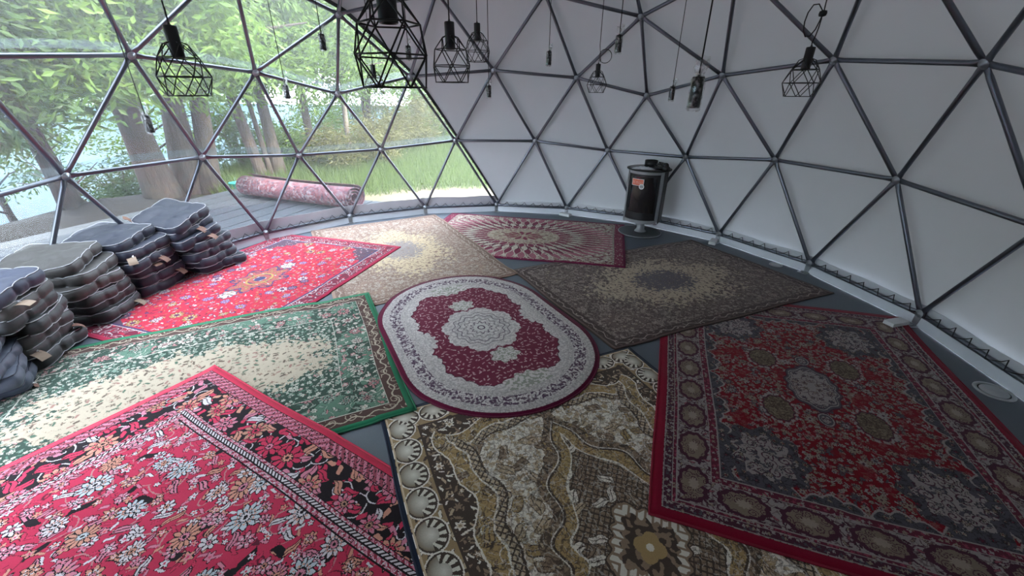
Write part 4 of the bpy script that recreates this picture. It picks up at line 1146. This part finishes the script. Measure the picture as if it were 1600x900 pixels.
# floor anchor caps
CAP = simple('cap_metal', (.50, .51, .52), .35, .6, 30, .12); CAPD = simple('cap_gap', (.02, .02, .02), .7)
for (x, y, r, lab) in ((-.774, -3.187, .063, 'small round metal cap in the floor behind the dark brown rug'), (-2.51, -2.089, .096, 'larger round metal cap in the floor beside the deep red rug')):
    o = empty('floor_cap', (x, y, 0)); tag(o, lab, 'floor cap')
    mb = MB(); mb.lathe([(r, .0), (r, .004), (r*.97, .006), (r*.80, .006), (r*.78, .004), (r*.78, .0)], 36); mb.build('rim', CAP, o)
    mb = MB(); mb.lathe([(r*.78, .0006), (0, .0006)], 36); mb.build('gap', CAPD, o)
    mb = MB(); mb.lathe([(r*.70, .0006), (r*.70, .005), (r*.67, .007), (0, .008)], 36); mb.build('lid', CAP, o)

# ---------------------------------------------------------------- outside: deck, bank, lake, trees
nv = np.array([.8, .6]); ev = np.array([-.6, .8])               # n points from the dome to the lake, e runs along the shore
def NQ(n, q): p = nv*n+ev*q; return float(p[0]), float(p[1])
def ground_h(x, y):
    n = .8*x+.6*y; q = -.6*x+.8*y
    shore = 8.6+max(0, min(1, (-7-q)/6))*5.5+.35*math.sin(q*.9)
    h = -.32+.06*math.sin(x*.7+1)*math.cos(y*.6)
    if q < -4: h += min(.35, (-4-q)*.05)*max(0, min(1, (n-2)/4))
    if q > -4.5: h += .34*math.exp(-((n-7.7)/.65)**2)*min(1, (q+4.5)/2.2)*(.75+.25*math.sin(q*1.9))
    t = max(0, min(1, (n-shore)/2.2)); return h-(1.75)*t*t*(3-2*t)
def ground_mat():
    m, p = new_mat('bank_ground'); v = texco(); x, y, z = sep(v)
    q = y*.8-x*.6
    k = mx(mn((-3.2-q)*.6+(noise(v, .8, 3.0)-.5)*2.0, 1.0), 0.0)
    g = mix(noise(v, 9.0, 4.0, .7), (0.0250, 0.0450, 0.0100), (0.0750, 0.1000, 0.0275)); d = mix(noise(v, 5.0, 5.0, .7), (.0032, .0024, .0024), (.0125, .0085, .0080))  # d: bare soil, with the shade under the trees put into its colour
    near = mn(mx((6.9-hyp(x, y)+(noise(v, 1.5, 3.0)-.5)*1.2)*2.0, 0.0), 1.0)*k      # trodden pale strip round the dome
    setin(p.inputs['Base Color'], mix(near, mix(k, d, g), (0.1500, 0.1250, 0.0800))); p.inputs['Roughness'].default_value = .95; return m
gx, gy = np.linspace(-14, 60, 112), np.linspace(-50, 40, 120)
V = np.array([(x, y, ground_h(x, y)) for y in gy for x in gx]); nx_ = len(gx)
F = np.array([(j*nx_+i, j*nx_+i+1, (j+1)*nx_+i+1, (j+1)*nx_+i) for j in range(len(gy)-1) for i in range(nx_-1)])
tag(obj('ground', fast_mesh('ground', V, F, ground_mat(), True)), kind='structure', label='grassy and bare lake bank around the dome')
def water_mat():
    m, p = new_mat('lake_water'); nt = E.nt; nt.nodes.remove(p); v = texco(); x, y, z = sep(v)
    df = nt.nodes.new('ShaderNodeBsdfDiffuse'); setin(df.inputs[0], mix(noise(v, .25, 3.0), (.026, .050, .066), (.032, .058, .074)))
    gl = nt.nodes.new('ShaderNodeBsdfGlossy'); gl.inputs['Roughness'].default_value = .18; gl.inputs[0].default_value = (.85, .93, 1, 1)
    b = nt.nodes.new('ShaderNodeBump'); b.inputs['Strength'].default_value = .5; b.inputs['Distance'].default_value = .06
    setin(b.inputs['Height'], noise(vec(x*.8, y*.8, 0.0), 2.2, 3.0)); nt.links.new(b.outputs[0], gl.inputs['Normal'])
    mx_ = nt.nodes.new('ShaderNodeMixShader'); mx_.inputs[0].default_value = .06
    nt.links.new(df.outputs[0], mx_.inputs[1]); nt.links.new(gl.outputs[0], mx_.inputs[2]); nt.links.new(mx_.outputs[0], nt.nodes['Material Output'].inputs[0]); return m
def wp(n, q, z): x, y = NQ(n, q); return (x, y, z)
mb = MB(); mb.add([wp(8.0, -90, -1.25), wp(170, -90, -1.25), wp(170, 90, -1.25), wp(8.0, 90, -1.25)], [(0, 1, 2, 3)], False)
lk = mb.build('lake', water_mat()); tag(lk, 'pale blue lake seen between the trunks', 'lake', kind='structure')
# far shore
mb = MB(); rows = []
for i in range(61):
    q = -110+i*3.6; hh = 5.5+2.0*math.sin(i*.9)+1.5*math.sin(i*2.3+1)
    rows.append([wp(112, q, -1.5), wp(116, q, hh*.6), wp(122, q, hh), wp(140, q, hh)])
vs = [p for r_ in rows for p in r_]; fs = [(4*i+k, 4*i+4+k, 4*i+5+k, 4*i+1+k) for i in range(60) for k in range(3)]
mb.add(vs, fs, True); fsr = mb.build('far_shore', simple('far_woods', (0.0800, 0.1200, 0.1000), .95, 0, .35, .4)); tag(fsr, 'hazy wooded far shore beyond the lake', 'shore', kind='structure')

# deck of grey boards
DECKM = [simple('deck_board_%d' % k, c, .6, 0, 5, .18) for k, c in enumerate(((0.0450, 0.0525, 0.0650), (0.0700, 0.0775, 0.0900), (0.0275, 0.0325, 0.0425)))]
deck = empty('deck', (0, 0, 0)); tag(deck, 'weathered grey board deck outside the window', 'deck', kind='structure')
bw = .34; bn = [0]
BOARD = {}
def board_mesh(L, k):
    key = (round(L, 2), k)
    if key not in BOARD:
        mb = MB(); mb.box((0, 0, -.016), (bw-.030, L, .032)); BOARD[key] = mb.mesh('deck_board', DECKM[k])
    return BOARD[key]
n_ = 1.1; i_ = 0
while n_ < 6.2:
    cuts = [-3.45, -1.2+.6*((i_*7) % 3), 1.6+.5*((i_*5) % 3), 5.4]
    for a, b in zip(cuts, cuts[1:]):
        # boards stop short of the round floor slab
        ns = abs(n_)-.1; lim = math.sqrt(max(0, (R+.08)**2-ns*ns)) if ns < R+.08 else 0
        segs = [(a, b)]
        if lim > 0:
            segs = []
            if a < -lim: segs.append((a, min(b, -lim)))
            if b > lim: segs.append((max(a, lim), b))
        for s0, s1 in segs:
            if s1-s0 < .08: continue
            o = obj('deck_board', board_mesh(s1-s0-.006, (i_*3+int(a*2)) % 3), deck); x, y = NQ(n_, (s0+s1)/2)
            o.location = (x, y, -.055); o.rotation_euler = (0, 0, math.atan2(ev[1], ev[0])-PI/2)
    n_ += bw; i_ += 1
for q in (-3.2, -1.0, 1.2, 3.4, 5.2):
    mb = MB(); c = wp(3.9, q, -.16); mb.box(c, (4.6, .09, .14), Matrix.Rotation(math.atan2(nv[1], nv[0]), 3, 'Z')); mb.build('joist', DECKM[2], deck)

# rolled up red carpet on the deck
a_, b_ = Vector((6.42, .90, -.055)), Vector((4.30, -.36, -.055)); ax_ = (b_-a_); Lr = ax_.length; rr_ = .205
mb = MB(); n = 40; vs = []; fs = []; turns = 3.2; m = 90; side = Vector((-ax_.y, ax_.x, 0)).normalized()
for i in range(m):
    t = i/(m-1); an = t*turns*2*PI; r = .05+(rr_-.05)*t
    for s in (0, .25, .5, .75, 1): 
        sag = 1-.06*math.sin(s*PI); p = a_+ax_*s+side*(r*math.cos(an)*1.12)+Vector((0, 0, rr_*.93*sag+r*math.sin(an)*.93*sag)); vs.append(p)
for i in range(m-1):
    for s in range(4): fs.append((i*5+s, i*5+s+1, i*5+6+s, i*5+5+s))
mb.add(vs, fs, True)
def roll_mat():
    m, p = new_mat('rolled_carpet'); v = texco()
    c = mix(noise(v, 3.0, 3.0), (0.1100, 0.0248, 0.0358), (0.1650, 0.0605, 0.0743)); c = mix(noise(v, 21.0, 2.0) > .55, c, (0.1980, 0.1485, 0.1650)); c = mix(noise(v, 27.0, 2.0) > .57, c, (0.0385, 0.0193, 0.0385))
    setin(p.inputs['Base Color'], c); p.inputs['Roughness'].default_value = .95; return m
ro = mb.build('rolled_carpet', roll_mat()); sm_ = ro.modifiers.new('thick', 'SOLIDIFY'); sm_.thickness = .008
tag(ro, 'rolled up faded red patterned carpet lying on the deck', 'carpet')

# ---- vegetation
def leaf_mat(name, c1, c2, tr=.35):
    m, p = new_mat(name); nt = E.nt; g = nt.nodes.new('ShaderNodeNewGeometry'); k = E(g.outputs['Random Per Island'])
    v = texco(); nz = noise(v, .9, 2.0)
    c = mix(k*.6+nz*.4, c1, c2); setin(p.inputs['Base Color'], c); p.inputs['Roughness'].default_value = .5; p.inputs['Specular IOR Level'].default_value = .35
    t = nt.nodes.new('ShaderNodeBsdfTranslucent'); setin(t.inputs[0], mix(k, tuple(x*1.25 for x in c2), tuple(min(.9, x*1.7) for x in c2)))
    mxs = nt.nodes.new('ShaderNodeMixShader'); mxs.inputs[0].default_value = tr
    nt.links.new(p.outputs[0], mxs.inputs[1]); nt.links.new(t.outputs[0], mxs.inputs[2]); nt.links.new(mxs.outputs[0], nt.nodes['Material Output'].inputs[0]); return m
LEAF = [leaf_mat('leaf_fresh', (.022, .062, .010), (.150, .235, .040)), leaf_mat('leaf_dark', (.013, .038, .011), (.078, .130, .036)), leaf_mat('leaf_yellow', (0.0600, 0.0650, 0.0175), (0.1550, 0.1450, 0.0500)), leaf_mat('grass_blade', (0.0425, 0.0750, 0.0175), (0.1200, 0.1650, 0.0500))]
def leaves(centres, rad, per, ln, wd, seed, droop=.6, bias=None):
    """leaf blades (two folded triangles each pair) scattered in tufts round the given centres"""
    rs = np.random.RandomState(seed); C = np.repeat(np.asarray(centres, float), per, 0); n = len(C)
    d = rs.normal(size=(n, 3)); d /= np.linalg.norm(d, axis=1)[:, None]; rr = rad*rs.rand(n, 1)**.5
    P = C+d*rr*np.array([1, 1, .75])
    # neighbouring leaves of a tuft hang the same way
    tdir = np.repeat(rs.normal(size=(len(centres), 3)), per, 0)
    ax = tdir*.8+rs.normal(size=(n, 3))*.7+d*.5; ax[:, 2] = ax[:, 2]*.5-droop; ax /= np.linalg.norm(ax, axis=1)[:, None]
    sd = np.cross(ax, rs.normal(size=(n, 3))); sd /= np.linalg.norm(sd, axis=1)[:, None]; nm = np.cross(ax, sd)
    L = ln*(.6+.8*rs.rand(n, 1)); W = wd*(.6+.8*rs.rand(n, 1))
    V = np.empty((n, 4, 3)); V[:, 0] = P; V[:, 1] = P+ax*L*.5+sd*W*.5+nm*W*.15; V[:, 2] = P+ax*L; V[:, 3] = P+ax*L*.5-sd*W*.5+nm*W*.15
    F = np.arange(n*4).reshape(n, 4); return V.reshape(-1, 3), F
def bark_mat(name, c1, c2):
    m, p = new_mat(name); v = texco(); x, y, z = sep(v)
    f = noise(vec(x*9.0, y*9.0, z*1.1), 1.6, 4.0, .65); g = noise(v, 2.0, 3.0)
    setin(p.inputs['Base Color'], mix(f*.75+g*.25, c1, c2)); p.inputs['Roughness'].default_value = .9
    b = E.nt.nodes.new('ShaderNodeBump'); b.inputs['Strength'].default_value = .9; b.inputs['Distance'].default_value = .05
    setin(b.inputs['Height'], f); E.nt.links.new(b.outputs[0], p.inputs['Normal']); return m
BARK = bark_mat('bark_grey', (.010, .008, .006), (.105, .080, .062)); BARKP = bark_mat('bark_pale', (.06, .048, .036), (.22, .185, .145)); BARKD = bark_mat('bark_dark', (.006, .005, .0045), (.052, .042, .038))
def tree(x, y, stems, h, crown, seed, label, leafm, bark, ln=.15, wd=.05, ntuft=110, per=55, tuft=.42, low=None):
    """stems: (dx, dy, lean_x, lean_y, radius); crown: (cx, cy, cz, rx, ry, rz)"""
    z0 = ground_h(x, y)-.1; o = empty('lakeside_tree', (x, y, z0)); tag(o, label, 'tree', 'trees on the lake bank'); rg = random.Random(seed)
    tips = []
    for dx, dy, lx, ly, r in stems:
        pts = []; rs = []; m = 14
        for i in range(m):
            t = i/(m-1); pts.append(Vector((dx+lx*t+.10*math.sin(t*5+seed+dx*9), dy+ly*t+.10*math.cos(t*4+seed), h*t*.9))); rs.append(r*(1.0-.78*t)+r*.32*math.exp(-t*18))
        mb = MB(); mb.tube(pts, rs, 12)
        for v_i in range(len(mb.v)):
            p = Vector(mb.v[v_i]); k = .10*r*math.sin(p.z*6+math.atan2(p.y, p.x)*5+seed); mb.v[v_i] = (p.x+k*math.cos(p.z*3), p.y+k*math.sin(p.z*3), p.z)
        tr = mb.build('trunk', bark, o)
        for b in range(6):
            t = .32+.1*b; k = int(t*(m-1)); p = pts[k]; an = rg.uniform(0, 6.28); L = h*(.34-.03*b)
            q = [p, p+Vector((math.cos(an)*L*.4, math.sin(an)*L*.4, L*.22)), p+Vector((math.cos(an)*L, math.sin(an)*L, L*.30))]
            bm = MB(); bm.tube(q, [rs[k]*.42, rs[k]*.28, .012], 7); bm.build('branch', bark, tr)
    rs_ = np.random.RandomState(seed+50); cx, cy, cz, rx, ry, rz = crown
    d = rs_.normal(size=(ntuft, 3)); d /= np.linalg.norm(d, axis=1)[:, None]; C = d*(rs_.rand(ntuft, 1)**.42)*np.array([rx, ry, rz])+np.array([cx, cy, cz])
    if low is not None: C = np.vstack([C, low])
    V, F = leaves(C, tuft, per, ln, wd, seed+9); fo = obj('foliage', fast_mesh('foliage', V, F, LEAF[leafm]), o); fo['kind'] = 'stuff'
    return o
TREES = [
 (8.0, 1.75, [(-.15, .35, -.2, .9, .25), (.1, -.05, .2, -.2, .24), (.0, -.36, .1, -.7, .18)], 8.0, (-.6, .5, 4.3, 2.9, 3.0, 2.7), 1, 'big three stemmed tree just beyond the deck edge', 0, BARK, .15, .048, 330, 80, .55),
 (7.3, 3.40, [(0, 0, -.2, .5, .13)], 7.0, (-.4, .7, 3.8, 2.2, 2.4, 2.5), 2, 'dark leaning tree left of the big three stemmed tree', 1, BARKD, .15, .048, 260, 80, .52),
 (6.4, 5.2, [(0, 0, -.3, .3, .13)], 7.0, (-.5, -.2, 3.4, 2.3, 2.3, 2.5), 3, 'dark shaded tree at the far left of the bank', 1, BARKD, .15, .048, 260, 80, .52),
 (8.9, .25, [(-.05, .18, -.2, .4, .125), (.1, -.18, .2, -.3, .14), (.0, 0, .1, .0, .06)], 7.0, (.0, -.1, 3.9, 2.2, 2.2, 2.4), 4, 'slim pair of trunks right of the big three stemmed tree', 0, BARK, .13, .045, 230, 75, .48),
 (9.6, -1.0, [(0, 0, .2, -.2, .11)], 6.6, (.0, -.2, 3.9, 2.1, 2.1, 2.4), 5, 'slender tree behind the rolled carpet', 0, BARK, .13, .042, 210, 75, .46),
 (9.1, -1.85, [(0, 0, .1, -.1, .07)], 6.4, (.2, .0, 4.0, 1.6, 1.6, 2.0), 6, 'thin pale trunked tree in the middle of the view', 0, BARKP, .12, .04, 130, 70, .42),
 (10.8, -3.0, [(0, 0, -.3, .6, .12), (.2, .1, .2, -.5, .07)], 6.8, (.2, .1, 3.9, 2.3, 2.3, 2.5), 7, 'forked tree above the weeds in the middle', 0, BARK, .13, .042, 240, 75, .46),
 (12.6, -5.2, [(0, 0, .2, .1, .11), (.5, -.3, .1, -.4, .09)], 7.2, (.2, .0, 4.0, 2.6, 2.6, 2.6), 8, 'twin trunked tree behind the tall weeds', 0, BARKP, .13, .042, 260, 75, .5),
 (13.4, -8.0, [(0, 0, .1, .2, .13), (-.6, .5, -.1, .3, .09)], 7.6, (-.2, .2, 4.4, 2.8, 2.8, 2.7), 9, 'pale trunked tree nearest the grey wall edge', 2, BARKP, .13, .042, 260, 75, .5),
 (16.5, -10.5, [(0, 0, .0, .2, .2)], 8.0, (0, 0, 4.4, 3.2, 3.2, 3.2), 10, 'distant tree above the grass slope', 2, BARK, .15, .055, 240, 70, .55),
 (4.2, 6.3, [(0, 0, -.1, .3, .2)], 7.8, (-.2, -.2, 4.4, 2.4, 2.4, 2.9), 13, 'bank tree further left along the shore, outside the view', 1, BARKD, .16, .055, 160, 70, .6),  # added out of view so the light from the left falls off
 (2.5, 7.9, [(0, 0, .1, .3, .2)], 7.8, (.0, .0, 4.4, 2.6, 2.4, 2.9), 14, 'last bank tree along the shore, outside the view', 1, BARKD, .16, .055, 160, 70, .6),  # likewise an added, unseen tree that holds back light from the left
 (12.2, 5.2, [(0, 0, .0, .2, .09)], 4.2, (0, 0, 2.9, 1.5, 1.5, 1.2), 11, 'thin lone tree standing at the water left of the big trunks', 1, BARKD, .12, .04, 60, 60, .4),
 (11.6, 2.2, [(0, 0, .0, .2, .10)], 6.0, (0, 0, 4.0, 2.4, 2.4, 2.0), 12, 'tree leaning over the water behind the big three stemmed tree', 0, BARK, .13, .042, 200, 70, .5),
]
def droop(seed, n, x, y, z):
    rs_ = np.random.RandomState(seed); return np.stack([x[0]+(x[1]-x[0])*rs_.rand(n), y[0]+(y[1]-y[0])*rs_.rand(n), z[0]+(z[1]-z[0])*rs_.rand(n)], 1)
LOW = {1: droop(1, 260, (-2.9, -.5), (-1.3, 2.4), (2.15, 4.0)), 2: droop(2, 180, (-2.4, -.3), (-1.0, 1.4), (1.55, 3.8)), 3: droop(3, 170, (-1.6, .8), (-1.8, .4), (1.3, 3.6)), 4: droop(4, 160, (-1.8, .2), (-1.0, 1.0), (2.1, 3.8)), 5: droop(5, 60, (-1.6, .2), (-1.0, 1.0), (2.2, 3.8)), 7: droop(7, 60, (-1.6, .2), (-1.2, 1.2), (2.0, 3.6)), 8: droop(8, 60, (-1.8, .4), (-1.4, 1.4), (2.0, 3.6))}
for a in TREES: tree(*a, low=LOW.get(a[5]))
def bush(x, y, r, h, seed, label, leafm, ntuft=46, per=46, ln=.11, wd=.035, tuft=.30):
    z0 = ground_h(x, y); o = empty('bank_shrub', (x, y, z0)); tag(o, label, 'shrub', 'shrubs on the lake bank'); rs_ = np.random.RandomState(seed); rg = random.Random(seed)
    mb = MB()
    for k in range(9):
        an = rg.uniform(0, 6.28); L = rg.uniform(.3, .9)*r; mb.tube([(0, 0, -.05), (math.cos(an)*L*.5, math.sin(an)*L*.5, h*.45), (math.cos(an)*L, math.sin(an)*L, h*rg.uniform(.7, .95))], [.018, .012, .005], 5)
    mb.build('stems', BARK, o)
    d = rs_.normal(size=(ntuft, 3)); d /= np.linalg.norm(d, axis=1)[:, None]; C = d*(rs_.rand(ntuft, 1)**.5)*np.array([r, r, h*.5])+np.array([0, 0, h*.52])
    V, F = leaves(C, tuft, per, ln, wd, seed+3, .1); V[:, 2] = np.maximum(V[:, 2], .01)
    fo = obj('foliage', fast_mesh('foliage', V, F, LEAF[leafm]), o); fo['kind'] = 'stuff'
BUSH = [(9.4, 2.95, .8, 1.2, 'low shrub at the water left of the big trunks', 1), (10.4, 3.6, .9, 1.1, 'shrub at the waterside further left of the big trunks', 1), (8.2, 5.0, .9, .9, 'dark shrub under the far left tree', 1),
 (10.3, .6, .9, 1.5, 'leafy shrub between the big trunks and the slim pair', 1), (9.9, -.45, .8, 1.25, 'shrub behind the rolled carpet end', 0), (9.0, -1.35, .7, 1.0, 'shrub at the foot of the slender tree', 2),
 (9.2, -2.5, .9, 1.25, 'yellowish shrub right of the thin pale trunk', 2), (10.2, -3.4, 1.0, 1.45, 'tall yellow green shrub under the forked tree', 2), (10.9, -4.5, 1.1, 1.6, 'tall yellowish weeds in the middle of the slope', 2),
 (12.0, -5.9, 1.2, 1.8, 'broad weeds before the twin trunks', 0), (12.6, -7.3, 1.3, 1.9, 'tall weeds right of the twin trunks', 2), (13.6, -9.2, 1.5, 2.1, 'tall weeds nearest the grey wall edge', 2), (15.0, -6.6, 1.6, 2.2, 'distant hedge of shrubs behind the weeds', 0), (16.0, -9.0, 1.8, 2.4, 'furthest shrub mass on the slope', 0), (11.8, -2.0, 1.2, 1.7, 'green shrub behind the middle trunks at the water', 0), (14.0, -3.6, 1.4, 1.8, 'far shrub at the shore behind the forked tree', 1)]
for i, (x, y, r, h, lab, lm) in enumerate(BUSH): bush(x, y, r, h, 100+i, lab, lm, int(40+30*r), 46)
# grass: tall blades on the slope
rs_ = np.random.RandomState(5); n = 52000; P = []
q_ = -3.6-rs_.rand(n)**1.3*16; n_ = 1.5+rs_.rand(n)*7.5
X_ = nv[0]*n_+ev[0]*q_; Y_ = nv[1]*n_+ev[1]*q_; keep = (X_**2+Y_**2 > (6.3+.5*rs_.rand(n))**2) & (X_ > 1.5); X_, Y_ = X_[keep], Y_[keep]; n = len(X_)
Z_ = np.array([ground_h(a, b) for a, b in zip(X_, Y_)]); H_ = (.10+.28*rs_.rand(n))*(.7+.6*np.clip((np.hypot(X_, Y_)-6)/6, 0, 1)); an = rs_.rand(n)*6.283; w = .012
V = np.empty((n, 3, 3)); V[:, 0] = np.stack([X_-w*np.cos(an), Y_-w*np.sin(an), Z_-.02], 1); V[:, 1] = np.stack([X_+w*np.cos(an), Y_+w*np.sin(an), Z_-.02], 1)
V[:, 2] = np.stack([X_+rs_.normal(size=n)*.08, Y_+rs_.normal(size=n)*.08, Z_+H_], 1)
tag(obj('grass', fast_mesh('grass', V.reshape(-1, 3), np.arange(n*3).reshape(n, 3), LEAF[3])), 'bright green tall grass on the bank right of the deck', 'grass', kind='stuff')
# fallen bare branches and a teal bucket by the trunks
br = MB(); rg = random.Random(12); x0, y0 = 7.6, 3.35; z0 = ground_h(x0, y0)
for k in range(9):
    a = rg.uniform(0, 6.28); br.tube([(rg.uniform(-.25, .25), rg.uniform(-.25, .25), 0), (math.cos(a)*.15, math.sin(a)*.15, .35), (math.cos(a)*.55, math.sin(a)*.55, rg.uniform(.45, .8))], [.022, .016, .006], 6)
o = br.build('fallen_branches', BARKP); o.location = (x0, y0, z0); tag(o, 'bare dead branches propped up on the bank left of the big trunks', 'branches')
mb = MB(); mb.lathe([(.11, 0), (.135, .26), (.142, .262), (.142, .275), (.128, .275), (.105, .02), (0, .02)], 20); TEAL = simple('teal_plastic', (.03, .30, .26), .45)
bk = empty('bucket', (7.75, .98, ground_h(7.75, .98)+.0)); tag(bk, 'small teal bucket beside the big tree trunks', 'bucket'); mb.build('pail', TEAL, bk)
mb = MB(); mb.tube([(.138*math.cos(a), 0, .265+.10*math.sin(a)) for a in [PI*i/12 for i in range(13)]], .004, 5); mb.build('bail_handle', STEEL2, bk)
